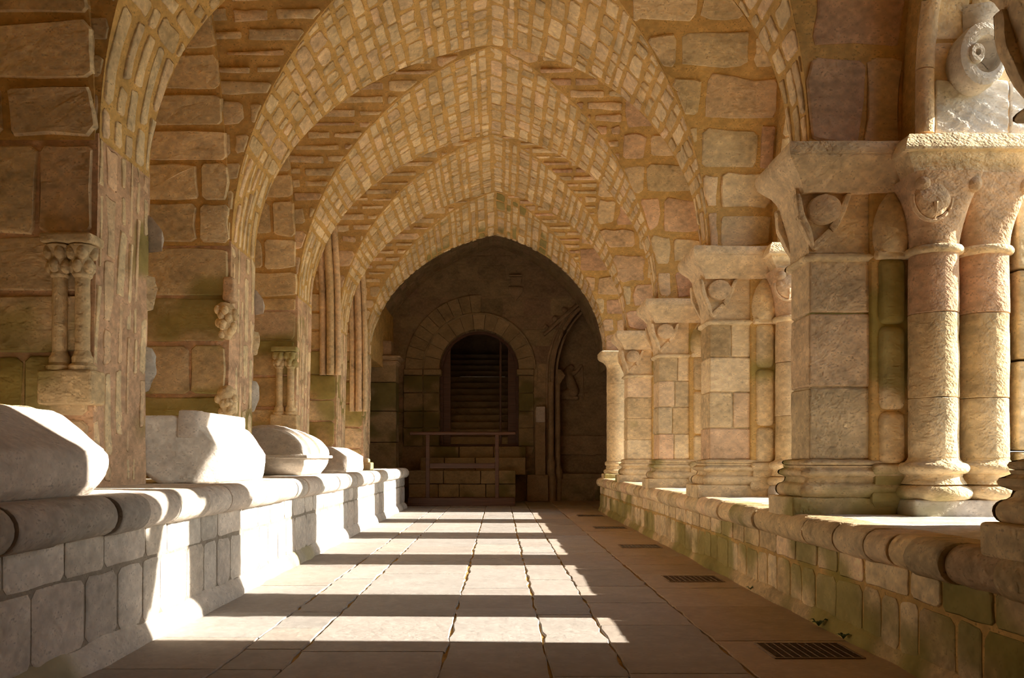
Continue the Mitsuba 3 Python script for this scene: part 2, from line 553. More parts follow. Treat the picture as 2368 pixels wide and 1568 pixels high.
def side_cell(k, side, xw):
    c = thing('ceiling', kind='structure')
    fmap, L, tot = side_map(k, side)
    n = 40
    rr = np.linspace(0, 2 * tot, 2 * n + 1)
    zz = SPRING + L.R * np.sin(np.where(rr > tot, 2 * tot - rr, rr) / L.R)
    gx = span_x(zz, side)
    q = gx[:, None] + (xw - gx)[:, None] * np.linspace(0, 1, 12)
    V = fmap(np.stack([np.repeat(rr, 12), q.ravel()], 1), np.zeros(q.size))
    V += (meshkit.fbm(V * 5, 3)[:, None] - .5) * [.0, .02, .02]
    add(None, c, sheet(V.reshape(len(rr), 12, 3)), 'mortar', .45, .5)
    r = rr[:n + 1]
    g = gx[:n + 1]
    region = Polygon(np.vstack([np.stack([r, g], 1), np.stack([r, r * 0 + xw], 1)[::-1]]))
    if not region.is_valid:
        region = region.buffer(0)
    big = (1.42 if k > 1 else 1.1) if side > 0 else 9
    pol = []
    if side > 0:
        pol += list(coursed(1.9 if k == 0 else big, xw, 0, tot, (.5, .62) if k == 0 else (.3, .46), (.5, .62) if k == 0 else (.38, .8), .012 if k == 0 else .024, affinity.affine_transform(region, [0, 1, 1, 0, 0, 0]), .3))
        pol += list(coursed(XM, big, 0, tot, ((.11, .17) if k < 3 else (.085, .13)), (.25, .6), .036, affinity.affine_transform(region, [0, 1, 1, 0, 0, 0]), .3))
    else:
        pol += list(coursed(xw, XM, 0, tot * .45, (.2, .34), (.3, .6), .04, affinity.affine_transform(region, [0, 1, 1, 0, 0, 0]), .35))
        pol += list(coursed(xw, XM, tot * .45, tot, (.1, .17), (.25, .65), .045, affinity.affine_transform(region, [0, 1, 1, 0, 0, 0]), .35))
    polys = [affinity.affine_transform(p, [0, 1, 1, 0, 0, 0]) for p in pol]
    lay(c, polys, fmap, proud=.014, depth=.03, jag=.16, tone=(.2, .4) if k == 0 else (.25, .75), hue=(.35, .98) if side > 0 else (.3, .8))  # nearest bay gets a lower tone: its dim light is put into the colour
    return c


for k in range(1, 6):
    long_cell(k)
# the end bay: a wider, higher barrel beyond the last arch, and the back of that arch
eb = thing('ceiling', kind='structure')


def end_map(P, H):
    s, t, h = P[:, 0], P[:, 1], np.asarray(H)
    x, z = np.interp(s, _s, _x), np.interp(s, _s, _z)
    tx, tz = np.interp(s, _s, _tx), np.interp(s, _s, _tz)
    return np.stack([XM + (x - XM) * 1.17 + tz * h, 16.05 + t, SPRING + (z - SPRING) * 1.13 - tx * h], 1)


ss = np.linspace(0, S_TOT, 70)
V = end_map(np.stack([np.repeat(ss, 9), np.tile(np.linspace(0, 3.7, 9), 70)], 1), np.zeros(630))
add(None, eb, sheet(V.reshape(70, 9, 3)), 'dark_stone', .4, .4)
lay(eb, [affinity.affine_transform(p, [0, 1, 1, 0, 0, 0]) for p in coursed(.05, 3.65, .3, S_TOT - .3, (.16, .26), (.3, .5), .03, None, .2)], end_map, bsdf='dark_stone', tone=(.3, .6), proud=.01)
a_ = long_map(5)(np.stack([ss, ss * 0 + .31], 1), ss * 0)
b_ = end_map(np.stack([ss, ss * 0 + .07], 1), ss * 0)
add(eb, 'arch_back', sheet(np.stack([a_, b_], 1)), 'dark_stone', .4, .4, smooth=False)
for k in range(0, 5):
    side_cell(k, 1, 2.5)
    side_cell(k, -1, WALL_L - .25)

# ---------------------------------------------------------------- shell: floor bed, walls, roof
add(None, thing('ground', kind='structure'), (np.array([[3.9, -30, .05], [60, -30, .05], [60, 50, .05], [3.9, 50, .05]], float), np.array([[0, 1, 2], [0, 2, 3]])), 'gravel', smooth=False)
fl = thing('floor', kind='structure')
add(None, fl, rbox(-4, 7, -6.2, 20.2, -.3, -.012, r=.02, seg=5, amp=0), 'mortar', .1, .4)
add(None, thing('roof', kind='structure'), join(rbox(-4.2, 3.6, -6.4, 21, 6.2, 6.5, r=.02, seg=5, amp=0), rbox(3.6, 7.3, 15.9, 21, 6.2, 6.5, r=.02, seg=5, amp=0)), 'mortar', .5, .5)


def openings(halves, rise, ks, z0, down=3.0):
    return unary_union([Lancet((CY[k + 1] - CY[k]) / 2 - halves, rise).polygon((CY[k] + CY[k + 1]) / 2, z0, 0) .union(box((CY[k] + CY[k + 1]) / 2 - ((CY[k + 1] - CY[k]) / 2 - halves), z0 - down, (CY[k] + CY[k + 1]) / 2 + ((CY[k + 1] - CY[k]) / 2 - halves), z0)) for k in ks])


SILL_R, SILL_L = .61, .78
STILT, OUT_HALF, OUT_RISE = .30, .41, 1.25
# outer order of the arcade: a wall pierced by pointed arches, on the twin shafts
wr = thing('wall_right', kind='structure')
outer = box(2.6, SPRING - .02, 16.4, 6.25).difference(openings(OUT_HALF, OUT_RISE, range(0, 5), SPRING + STILT))
add(None, wr, extrude_x(outer, 2.5, 3.15), 'mortar', .5, .4, smooth=False)
near = thing('wall_right', kind='structure')  # unseen infill and solid wall, added and shaped to block the sun
add(None, near, join(extrude_x(Polygon([(3.42, .55), (4.42, .55), (4.42, 3.06), (4.36, 3.2), (3.9, 3.24), (3.9, 4.6), (3.42, 4.6)]), 2.77, 3.12), extrude_x(box(-6.2, 0, 2.6, 6.25), 2.5, 3.15)), 'mortar', .5, .4, smooth=False)
# left wall: niches between the pillars
wl = thing('wall_left', kind='structure')
shell = box(-6.2, SPRING - .02, 19.7, 6.25).difference(openings(.39, 2.3, range(0, 5), SPRING))
add(None, wl, join(extrude_x(shell, NICHE, WALL_L), extrude_x(box(-6.2, 0, 20.2, 6.25), -4.0, NICHE)), 'mortar', .5, .5, smooth=False)
add(None, thing('wall_front', kind='structure'), rbox(-4, 3.2, -6.5, -6.2, 0, 6.25, seg=3, amp=0), 'mortar', .5, .5)
side = thing('wall_side', kind='structure')
add(None, side, join(extrude_y(box(2.5, 0, 7.3, 6.25), 15.9, 16.4), extrude_x(box(16.4, 0, 20.2, 6.25), 7.0, 7.3)), 'mortar', .5, .5, smooth=False)

# ================================================================ floor slabs
COLS = [-1.86, -1.28, -.983, -.27, .225, .57, 1.12, 1.87]
fmap_floor = plane((0, 0, -.003), (1, 0, 0), (0, 1, 0), (0, 0, 1))
slabs = []
for i in range(7):
    a, b = COLS[i], COLS[i + 1]
    y = -2.0 + rng.uniform(0, .8)
    while y < 20:
        L = rng.uniform(.55, 1.25) if b - a > .4 else rng.uniform(.4, .9)
        if y > 15.9:
            L = 1.2
        g = .011
        j = rng.uniform(-.006, .006, 4)
        slabs.append(Polygon([(a + g / 2 + j[0], y + .003), (b - g / 2 + j[1], y + .003), (b - g / 2 + j[2], y + L - .003), (a + g / 2 + j[3], y + L - .003)]))
        y += L
for y in np.arange(16.3, 19.7, .85):
    for x in np.arange(1.87, 6.9, 1.1):
        slabs.append(box(x + .005, y + .004, x + 1.095, y + .846))


def slab_mesh(p):
    """A floor slab: ragged long edges, slightly uneven top."""
    x0, y0, x1, y1 = p.bounds
    c = np.array(p.exterior.coords)[:4]
    m = max(2, int((y1 - y0) / .09)) if y1 < 12 else 3
    t = np.linspace(0, 1, m)[:, None]
    L_, R_ = c[0] + (c[3] - c[0]) * t, c[1] + (c[2] - c[1]) * t
    w = .006 if y1 < 12 else .003
    L_[1:-1, 0] += rng.normal(0, w, m - 2)
    R_[1:-1, 0] += rng.normal(0, w, m - 2)
    h = rng.normal(0, .0012)
    out = []
    for o, z in ((0, -.02), (0, h - .004), (.006, h)):
        D = np.array([1, 0]) * o
        P = np.stack([L_ + D, (L_ * .66 + R_ * .34), (L_ * .34 + R_ * .66), R_ - D], 1)
        P[0, :, 1] += o * .5
        P[-1, :, 1] -= o * .5
        out.append(np.concatenate([P, np.full(P.shape[:2] + (1,), z)], -1))
    top = out[2].reshape(-1, 3)
    F = grid_faces(m, 4)
    ring = [i * 4 for i in range(m)][::-1] + [0 * 4 + j for j in range(1, 4)] + [i * 4 + 3 for i in range(1, m)] + [(m - 1) * 4 + j for j in (2, 1)]
    R = rings([out[0].reshape(-1, 3)[ring], out[1].reshape(-1, 3)[ring], top[ring]], cap=False)
    a = (top, F[:, ::-1])
    return join(a, R)


for p in slabs:
    if seen((p.centroid.x, p.centroid.y, 0), .25) or p.bounds[3] < 4.5 and p.bounds[3] > 2:
        wx = p.centroid.x
        add(fl, 'slab', slab_mesh(p), 'slab', rng.uniform(.75, 1.0) if wx > 1 else rng.uniform(.45, .75), rng.uniform(.0, .12) if wx > 1 else rng.uniform(.2, .4) if wx > .57 else rng.uniform(.35, .75), smooth=False)

# ================================================================ the low walls under the pillars and the piers
LEDGE_Y0, LEDGE_Y1 = -3.0, 16.9


def low_wall(side, face, top, r, bed, rows, label, yend, moss):
    """A low wall with a rounded coping; side -1 left, 1 right."""
    t = thing('low_wall', label, 'low wall')
    xin = side * face
    back = -4.0 if side < 0 else 3.95
    core = rbox(min(xin, back), max(xin, back), LEDGE_Y0, yend, -.1, top - .03, r=.02, seg=4, amp=0)
    add(t, 'core', core, 'white_stone' if side < 0 else 'mortar', .0 if side < 0 else .4, .1 if side < 0 else .4, moss)
    fm = plane((xin, 0, 0), (0, 1, 0), (0, 0, 1), (-side, 0, 0))
    if side > 0:
        fm = plane((xin, 0, 0), (0, 1, 0), (0, 0, 1), (-1, 0, 0))
    polys = []
    for (za, zb, wr) in rows:
        polys += list(coursed(2.0, yend, za, zb, (zb - za, zb - za + .001), wr, .009 if side < 0 else .012, None, .07 if side < 0 else .1))
    shade_stones = [p for p in polys if side > 0 and p.centroid.x < 3.75]
    lay(t, shade_stones, fm, 'facing_stone', proud=.008, jag=.07, tone=(.0, .25), hue=(.0, .4), moss=2)  # nearest stones darkened: shade of the near pier put into their tone
    polys = [p for p in polys if not (side > 0 and p.centroid.x < 3.75)]
    lay(t, polys, fm, 'facing_stone', proud=.007 if side < 0 else .008, jag=.05 if side < 0 else .07, bsdf='white_stone' if side < 0 else 'stone', tone=(.3, .9) if side < 0 else (.45, .95), hue=(.25, .7) if side < 0 else (.2, .7), moss=lambda P: (2 if P[2] < .33 else 1) if side > 0 else (1 if P[2] < .1 else 0))
    # rough footing
    n = 240
    ys = np.linspace(1.5, yend, n)
    prof = np.array([(.06, -.02), (.052, .03), (.038, .065), (.018, .1), (-.01, .125)]) * ([1, 1] if side < 0 else [.75, .75])
    P = np.stack([np.repeat(xin - side * prof[:, 0][None], n, 0), np.repeat(ys[:, None], 5, 1), np.repeat(prof[:, 1][None], n, 0)], -1)
    d = meshkit.fbm(P * 4, 3) - .5
    P[..., 0] += -side * d * .05
    P[..., 2] += d * .06 * (prof[:, 1] > 0)
    add(t, 'footing', sheet(P, side > 0), 'stone' if side > 0 else 'white_stone', .45 if side > 0 else .6, .2 if side > 0 else .5, 1 if side < 0 else 2)
    # coping stones: half rounds with a flat back part
    y = 1.4
    zc = top - r
    while y < yend - .05:
        L = min(rng.uniform(.22, .52), yend - y)
        if yend - y - L < .15:
            L = yend - y
        m = max(4, int(L / .06))
        tt = np.concatenate([[0.002, .007], np.linspace(.03, L - .03, m), [L - .007, L - .002]])
        ang = np.linspace(math.pi / 2, -math.pi / 2 - .25, 12)
        rr = r * (rng.uniform(.98, 1.03) if side < 0 else rng.uniform(.95, 1.07))
        sq = np.ones(len(tt))
        sq[[0, -1]], sq[[1, -2]] = .955, .99
        R = []
        off = rng.normal(0, .006)
        for s_, q in zip(tt, sq):
            xs = np.concatenate([[xin + side * .16], xin - side * (off + .0 + q * rr * np.cos(ang)), [xin + side * .16]])
            zs = np.concatenate([[top - .0 - (1 - q) * r], zc + q * rr * np.sin(ang), [zc - rr]])
            R.append(np.stack([xs, xs * 0 + y + s_, zs], 1))
        mesh = worn(rings(np.array(R)), .006, 9)
        if side > 0:
            mesh = (mesh[0], mesh[1][:, ::-1])
        if seen((xin, y + L / 2, top), .2):
            add(t, 'coping_stone', mesh, 'white_stone' if side < 0 else 'stone', rng.uniform(.35, .95) if y > (3.6 if side > 0 else 4.2) else rng.uniform(.0, .3), rng.uniform(.2, .8), int(rng.random() < .25) if side > 0 else 0)  # nearest coping darker: shade put into the tone, on the left also lichen
        y += L
    # top slabs behind the coping
    xa, xb = (-3.3, -1.99) if side < 0 else (1.99, 3.9)
    yy = 1.0
    while yy < yend:
        L = min(rng.uniform(.6, 1.1), yend - yy)
        add(t, 'top_slab', rbox(xa, xb, yy + .004, yy + L - .004, top - .08, top, r=.012, seg=.16, amp=.006), 'white_stone', rng.uniform(.5, .8), rng.uniform(.3, .6))
        yy += L
    return t


low_wall(-1, 1.86, SILL_L, .095, 0, [(.10, .43, (.22, .46)), (.43, .62, (.26, .55))], 'long low stone wall with rounded coping carrying the tomb lids along the left side', 16.9, 0)
low_wall(1, 1.86, SILL_R, .082, 0, [(.04, .31, (.16, .36)), (.31, .46, (.24, .5))], 'low mossy stone wall with rounded coping under the clustered piers on the right side', 15.95, 1)

# ================================================================ the clustered piers of the arcade
BX0, BX1 = 1.93, 2.34


def pier(k, yc, label, detail=True):
    t = thing('clustered_pier', label, 'pier')
    s0 = SILL_R
    seg = .07 if k <= 2 else .12
    # flat pilaster: plinth, base mouldings, courses, capital, abacus
    x0, x1, y0, y1 = BX0, BX1 + .1, yc - HP_R, yc + HP_R
    mp = [.08, .25, .5][min(2, max(0, k - 1))] if False else 0
    add(t, 'plinth', rbox(x0 - .13, x1, y0 - .075, y1 + .075, s0 - .02, s0 + .105, r=.015, seg=seg, amp=.008), 'stone', .6, .45, 1)
    base = [(.0, s0 + .1)] + roll(.035, s0 + .1, s0 + .19, .045) + [(.035, s0 + .2), (.03, s0 + .225), (.05, s0 + .235)] + roll(.018, s0 + .235, s0 + .275, .05, 5) + [(.035, s0 + .285), (.04, s0 + .3)] + roll(.02, s0 + .3, s0 + .335, .025, 5) + [(.0, s0 + .34)]
    add(t, 'pilaster_base', rect_moulding(x0, x1, y0, y1, base, .006, 10), 'stone', .5, .4, 1)
    add(t, 'core', rbox(2.30, 3.12, yc - .2, yc + .2, s0, SPRING, r=.02, seg=.2, amp=.006), 'mortar', .45, .5, 1)
    add(t, 'core', rbox(x0 + .012, BX1 + .02, y0 + .012, y1 - .012, s0 + .02, 2.6, r=.01, seg=.2, amp=.002), 'stone', .25, .4, 1)
    z = s0 + .335
    top = 2.2
    hs = rng.uniform(.9, 1.1, 4)
    zs = z + (top - z) * np.concatenate([[0], np.cumsum(hs) / hs.sum()]) if k != 1 else np.array([z, 1.40, 1.86, top])
    for a, b in zip(zs[:-1], zs[1:]):
        sp = rng.uniform(.4, .7) if rng.random() < .35 and k > 1 else None
        o = rng.uniform(-.004, .006, 2)
        if sp:
            xm = x0 + (BX1 - x0) * sp
            add(t, 'pilaster_block', rbox(x0 - o[0], xm - .004, y0 - o[1], y1, a + .004, b - .004, r=.016, seg=seg, amp=.007), 'stone', None, None, int(rng.random() < .3))
            add(t, 'pilaster_block', rbox(xm + .004, BX1, y0, y1, a + .004, b - .004, r=.016, seg=seg, amp=.007), 'stone', None, None, int(rng.random() < .3))
        else:
            add(t, 'pilaster_block', rbox(x0 - o[0], BX1, y0 - o[1], y1, a + .004, b - .004, r=.016, seg=seg, amp=.008), 'stone', rng.uniform(.3, .6) if k == 1 else None, rng.uniform(.4, .7) if k == 1 else None, 0 if k == 1 else int(rng.random() < .4))
    # necking, capital and abacus of the pilaster
    add(t, 'necking', rect_moulding(x0, x1, y0, y1, [(0, 2.18)] + roll(.024, 2.185, 2.23, .008, 6) + [(0, 2.235)], .004, 8), 'stone', .6, .5)
    # the bell flares towards the gallery only; on its faces a disc and a pointed leaf stand proud under the abacus
    caps = []
    for zz, o in ((2.2, .0), (2.28, .004), (2.38, .02), (2.48, .05), (2.56, .075), (2.635, .085)):
        rg = rect_ring(x0 - o, x1, y0, y1, zz, 0, 8)
        caps.append(rg)
    add(t, 'pilaster_capital', worn(rings(caps), .005, 7), 'stone', .6, .6)
    cap = f'{t}__pilaster_capital'
    ab = [(.05, 2.60), (.075, 2.66), (.10, 2.70), (.145, 2.745), (.17, 2.775), (.175, 2.79)] + roll(.012, 2.79, 2.872, .172, 5) + [(.0, 2.876)]
    add(t, 'pilaster_abacus', rect_moulding(x0, x1 - .0, y0, y1, ab, .008, 10), 'stone', .62, .6)
    for sy in (-1, 1):
        yf = y0 if sy < 0 else y1

        def P3(pts, d):
            return [(x0 + a, yf + sy * dd, z) for a, z in pts for dd in (-.02, d)]
        disc = np.array([(.085 + .105 * math.cos(a), 2.50 + .095 * math.sin(a)) for a in np.linspace(0, 2 * math.pi, 17)[:-1]])
        add(cap, 'volute_disc', hull(P3(disc, .055) + [(x0 + .085, yf + sy * .075, 2.5)], .035, 1, .006, 12), 'stone', .5, .65)
        lf = [(-.10, 2.60), (-.085, 2.46), (-.04, 2.36), (.02, 2.245), (.04, 2.245), (.15, 2.36), (.215, 2.47), (.25, 2.6)]
        lo, hi = np.array(lf), np.array(lf)
        c0 = np.array([.06, 2.45])
        add(cap, 'pointed_leaf', join(hull(P3([lf[0], lf[1], (-.06, 2.5), (-.07, 2.6)], .05) + P3([lf[2], (-.015, 2.37)], .04), .035, 1, .004),
                                      hull(P3([lf[1], lf[2], (-.05, 2.48), (.0, 2.38)], .045) + P3([lf[3], lf[4]], .012), .035, 1, .004),
                                      hull(P3([lf[3], lf[4], lf[5], (.12, 2.39)], .022) + P3([(.02, 2.3)], .02), .035, 1, .004),
                                      hull(P3([lf[5], (.12, 2.39), lf[6], (.185, 2.48)], .04) + P3([lf[7], (.22, 2.6)], .05), .035, 1, .004)), 'stone', .6, .6)
    # roll between pilaster and shafts, ending in a pointed leaf
    for sy in (-1, 1):
        cy = yc + sy * .13
        zs2 = [s0 + .30, 1.25, 1.78, 2.2]
        for a, b in zip(zs2[:-1], zs2[1:]):
            add(t, 'corner_roll', rbox(BX1 + .006, 2.515, min(cy - .105, cy + .105), max(cy - .105, cy + .105), a + .003, b - .003, r=.055, seg=seg, amp=.006), 'stone', None, rng.uniform(.15, .5), 2 if k == 1 else int(rng.random() < .5))
        add(t, 'corner_roll_base', rect_moulding(BX1 - .02, 2.56, cy - .1, cy + .1, [(0, s0)] + roll(.02, s0 + .06, s0 + .14, .02, 5) + [(.005, s0 + .16), (.005, s0 + .2)] + roll(.02, s0 + .24, s0 + .31, .0, 5), .006, 6), 'stone', .5, .4, 2)
        leafp = [(.1, 2.22), (.118, 2.28), (.122, 2.36), (.11, 2.44), (.08, 2.52), (.04, 2.58), (.004, 2.62)]
        v, f = lathe([(r_, z_) for r_, z_ in leafp], 0, 0, 20, .003)
        v = v * [1, .8, 1] + [2.43, cy + sy * .06, 0]
        add(t, 'leaf', (v, f), 'stone', .65, .45, 1)
        add(t, 'necking', rbox(BX1 - .02, 2.54, cy - .125, cy + .125, 2.185, 2.235, r=.015, seg=.1, amp=.004), 'stone', .6, .5)
    # twin shafts, front and rear
    for sy in (-1, 1):
        for si, cx in enumerate((2.645, 2.965)):
            cy = yc + sy * (.288 if si == 0 else .258)
            r = .142
            lathe_base = [(.02, s0 + .09)] + [(.155 + a, b) for a, b in roll(.062, s0 + .09, s0 + .185, .0)] + [(.185, s0 + .19), (.168, s0 + .215), (.158, s0 + .235), (.162, s0 + .25)] + [(.155 + a, b) for a, b in roll(.04, s0 + .25, s0 + .32, .005)] + [(.145, s0 + .335), (.142, s0 + .35)]
            detailed = sy < 0 or k == 0
            add(t, 'shaft_base', lathe(lathe_base, cx, cy, 36 if detailed else 20, .007, 6), 'stone', .7, .4, 1)
            zs3 = np.array([s0 + .345, 1.32 + .0, 1.83, 2.2]) if k == 1 else np.array([s0 + .345, rng.uniform(1.2, 1.4), rng.uniform(1.65, 1.9), 2.2])
            hues = (.5, .3, .95) if k == 1 else rng.uniform(.2, .9, 3)
            for a, b, h in zip(zs3[:-1], zs3[1:], hues):
                add(t, 'shaft_drum', drum(cx, cy, r, r * .985, a + .0005, b - .0005, 32 if detailed else 18, .006), 'stone', rng.uniform(.4, .75), h, 0)
            nk = [(.13, 2.18)] + [(.142 + a, b) for a, b in roll(.022, 2.185, 2.235, .005, 6)] + [(.13, 2.24)]
            add(t, 'necking', lathe(nk, cx, cy, 32 if detailed else 18, .005), 'stone', .65, .55)
            R = []
            for q, zz in enumerate(np.linspace(2.21, 2.64, 10)):
                u = q / 9
                a = .14 + .075 * u ** 1.7
                R.append(superring(cx, cy, a, a, zz, 2 + 5 * u ** 2))
            add(t, 'shaft_capital', worn(rings(R), .006, 8), 'stone', .5, .85)
            cp = key('shaft_capital', t)
            COUNT[cp.rsplit('_', 1)[0] if cp[-3:].isdigit() else cp] -= 1
            last = [q for q in scene if q.startswith(f'{t}__shaft_capital') and '__' not in q[len(t) + 2:]][-1]
            if detailed:
                yf = cy + sy * .17
                for dx in ((-.15, .15) if si == 0 else (.15,)):
                    add(last, 'hook', ball(cx + dx, yf, 2.575, .045, .045, .05, 2, .006), 'stone', .5, .8)
                if si == 0:
                    med = ball(cx - .09, cy + sy * .165, 2.49, .105, .045, .115, 3, .012)
                    rim = tube([(cx - .09 + .115 * math.cos(a), cy + sy * (.165 - .0), 2.49 + .13 * math.sin(a)) for a in np.linspace(-3.3, .2, 16)], .013, 6)
                    ridge = tube([(cx - .09, cy + sy * .21, 2.46), (cx - .085, cy + sy * .2, 2.42), (cx - .08, cy + sy * .17, 2.37)], [.014, .012, .008], 6)
                    add(last, 'medallion', join(med, rim, ridge), 'stone', .55, .8)
        add(t, 'shaft_plinth', rbox(2.45, 3.15, yc + sy * .265 - .185, yc + sy * .265 + .185, s0 - .03, s0 + .1, r=.02, seg=.06 if sy < 0 else .15, amp=.012), 'white_stone', .6, .35, 1)
        ya, yb = sorted((yc + sy * .12, yc + sy * .43))
        abx = [(.0, 2.60), (.0, 2.66), (.02, 2.69), (.05, 2.725), (.058, 2.755), (.085, 2.762), (.09, 2.775), (.078, 2.81), (.065, 2.845), (.05, 2.866), (-.01, 2.872)]
        add(t, 'shaft_abacus', rect_moulding(2.46, 3.17, ya, yb, abx, .011, 14), 'stone', .75, .55)
    # buttress outside
    hb = (1.0, 1.55, 2.1, 2.6, 3.2)
    lo = SILL_R - .5
    for b in hb:
        add(t, 'buttress_block', rbox(3.13, 3.9, yc - .34, yc + .34, lo + .004, b - .004, r=.02, seg=.12 if k < 2 else .3, amp=.008), 'stone', rng.uniform(.3, .6), rng.uniform(.2, .5))
        lo = b
    return t


PIER_LABELS = ['corner of a dark stone plinth and base at the far right edge of the photo', 'large clustered pier with twin sunlit shafts nearest on the right, pinkish carved capitals',
               'second clustered stone pier from the front, with leafy capital and a sunlit edge', 'third clustered stone pier along the right low wall, behind the two nearest',
               'fourth clustered stone pier, narrow and partly hidden, beside the last round column']
for k in range(5):
    pier(k, CY[k], PIER_LABELS[k])
# the last support: a round column with a plain flared capital
t = thing('round_column', 'round pale stone column with plain flared capital at the far end of the right wall', 'column')
yc, cx, r = 15.62, 2.12, .185
s0 = SILL_R
add(t, 'plinth', rbox(cx - .25, cx + .25, yc - .25, yc + .25, s0 - .02, s0 + .08, amp=.006), 'stone', .7, .4, 1)
add(t, 'column_base', lathe([(.1, s0 + .07)] + [(.2 + a, b) for a, b in roll(.04, s0 + .08, s0 + .16)] + [(.2, s0 + .2)] + [(.19 + a, b) for a, b in roll(.03, s0 + .22, s0 + .3)] + [(.185, s0 + .31)], cx, yc, 32, .006), 'stone', .7, .4)
for a, b in zip((.9, 1.3, 1.62, 1.95, 2.3), (1.3, 1.62, 1.95, 2.3, 2.6)):
    add(t, 'column_drum', drum(cx, yc, r, r, a, b, 30, .005), 'stone', rng.uniform(.6, .9), rng.uniform(.3, .6))
add(t, 'column_capital', worn(rings([superring(cx, yc, a, a, z, n) for a, z, n in ((.18, 2.58, 2), (.2, 2.64, 2.4), (.24, 2.70, 4), (.29, 2.74, 9), (.32, 2.78, 12), (.325, 2.86, 12), (.3, 2.875, 12))]), .006, 8), 'stone', .75, .5)
for sx in (2.55, 2.85):
    add(t, 'engaged_shaft', drum(sx, 15.55, .15, .15, s0, 2.85, 24, .006), 'stone', .6, .5)
add(t, 'core', rbox(2.3, 3.15, 15.6, 16.4, s0, 2.88, seg=.3), 'stone', .5, .5)

# ---------------------------------------------------------------- outer order above the twin shafts: blocks of the arch soffit, roll moulding, tracery of the nearest bay


def outer_arch(k):
    """Soffit blocks of the outer order, on the far side of bay k-1 (the side that faces the camera)."""
    a = (CY[k] - CY[k - 1]) / 2 - OUT_HALF
    mid = (CY[k] + CY[k - 1]) / 2
    L = Lancet(a, OUT_RISE)
    tot = STILT + L.a[-1]

    def fmap(P, H):
        q, x, h = P[:, 0], P[:, 1], np.asarray(H)
        th = np.clip(q - STILT, 0, None) / L.R
        e = L.half - L.R + (L.R - h) * np.cos(th)
        z = np.where(q < STILT, q, STILT + (L.R - h) * np.sin(th))
        return np.stack([x, mid + e, SPRING + z], 1)
    polys = [affinity.affine_transform(p, [0, 1, 1, 0, 0, 0]) for p in coursed(2.56, 3.15, 0, tot, (.26, .34), (.3, .6), .012, None, .05)]
    lay(wr, polys, fmap, proud=.008, jag=.03, tone=(.5, .9), hue=(.3, .7))
    n = 5
    for j in range(n):
        q = np.linspace(tot * j / n + .004, tot * (j + 1) / n - .004, 10)
        pts = fmap(np.stack([q, q * 0 + 2.53], 1), q * 0 + .004)
        if seen(pts[4]):
            add(wr, 'arch_roll', tube(pts, .052, 12, .004), 'stone', rng.uniform(.5, .9), rng.uniform(.3, .7))


for k in range(1, 5):
    outer_arch(k)
for xa, xb, ph in ((2.585, 3.02, 0.), (3.03, 3.14, 3.)):
    yc = CY[1] - OUT_HALF
    V, F = rbox(xa, xb, yc - .018, yc + .2, 2.875, 3.20, r=.012, seg=.022, amp=.004, freq=9)
    u = V[:, 0] * 9 + V[:, 2] * 16 + ph
    V[:, 1] -= (.012 * np.abs(np.sin(u * 2.2 + 2 * meshkit.fbm(V * 6, 2))) + .02 * (meshkit.fbm(V * [22, 4, 22], 3) - .5)) * (V[:, 1] < yc)
    add(wr, 'stone', (V, F), 'white_stone', .8, .45)

# ================================================================ left wall: pillars between the tomb niches
HPL = .395


def limbs(bones, edge=.03, it=8):
    import manifold3d as m3
    parts = []
    for (p, ra), (q, rb) in bones:
        a = m3.Manifold.sphere(ra, 20).translate(list(map(float, p)))
        b = m3.Manifold.sphere(rb, 20).translate(list(map(float, q)))
        parts.append(m3.Manifold.batch_hull([a, b]))
    m = m3.Manifold.batch_boolean(parts, m3.OpType.Add).refine_to_length(edge)
    g = m.to_mesh()
    tm = trimesh.Trimesh(g.vert_properties[:, :3], g.tri_verts)
    trimesh.smoothing.filter_taubin(tm, iterations=it)
    return np.array(tm.vertices), np.array(tm.faces)


def xface(z):
    t = np.clip((np.asarray(z, float) - 1.2) / 1.7, 0, 1)
    return XF + .03 * t * t * (3 - 2 * t)


def colonnettes(t, y, xs, z0, parts=('capital', 'shaft', 'base')):
    for x in xs:
        c = key('colonnette', t)
        sh = drum(x, y, .042, .042, z0 + .2, z0 + .67, 16, .003)
        add(None, c, sh, 'stone', .5, .3, 1)
        add(c, 'capital', join(lathe([(.03, z0 + .64), (.05, z0 + .66), (.055, z0 + .675), (.045, z0 + .69), (.06, z0 + .75), (.055, z0 + .78), (.08, z0 + .84), (.06, z0 + .855), (.02, z0 + .86)], x, y, 16, .008, 20)), 'stone', .5, .4, 1)
        for zl, rl in ((z0 + .72, .05), (z0 + .80, .062)):
            for a in np.arange(5) * 1.2566 + (zl * 7):
                add(c, 'leaf', ball(x + rl * math.cos(a), y + rl * math.sin(a), zl, .03, .03, .045, 1, .006), 'stone', .5, .4, 1)
        add(c, 'abacus', rbox(x - .085, x + .085, y - .085, y + .1, z0 + .85, z0 + .91, amp=.006, seg=.05), 'stone', .55, .4, 1)
        add(c, 'base', lathe([(.03, z0 + .1), (.078, z0 + .105), (.08, z0 + .13), (.06, z0 + .15), (.062, z0 + .18), (.05, z0 + .2), (.044, z0 + .22), (.03, z0 + .225)], x, y, 16, .005), 'stone', .5, .3, 1)
        add(c, 'pedestal', rbox(x - .095, x + .095, y - .09, y + .1, z0 - .1, z0 + .105, amp=.006, seg=.06), 'stone', .45, .3, 1)


def lump(t, name, x, y, z, a, b, c, amp=.03):
    add(t, name, worn(ball(x, y, z, a, b, c, 3, 0), amp, 9), 'stone', .6, .35)


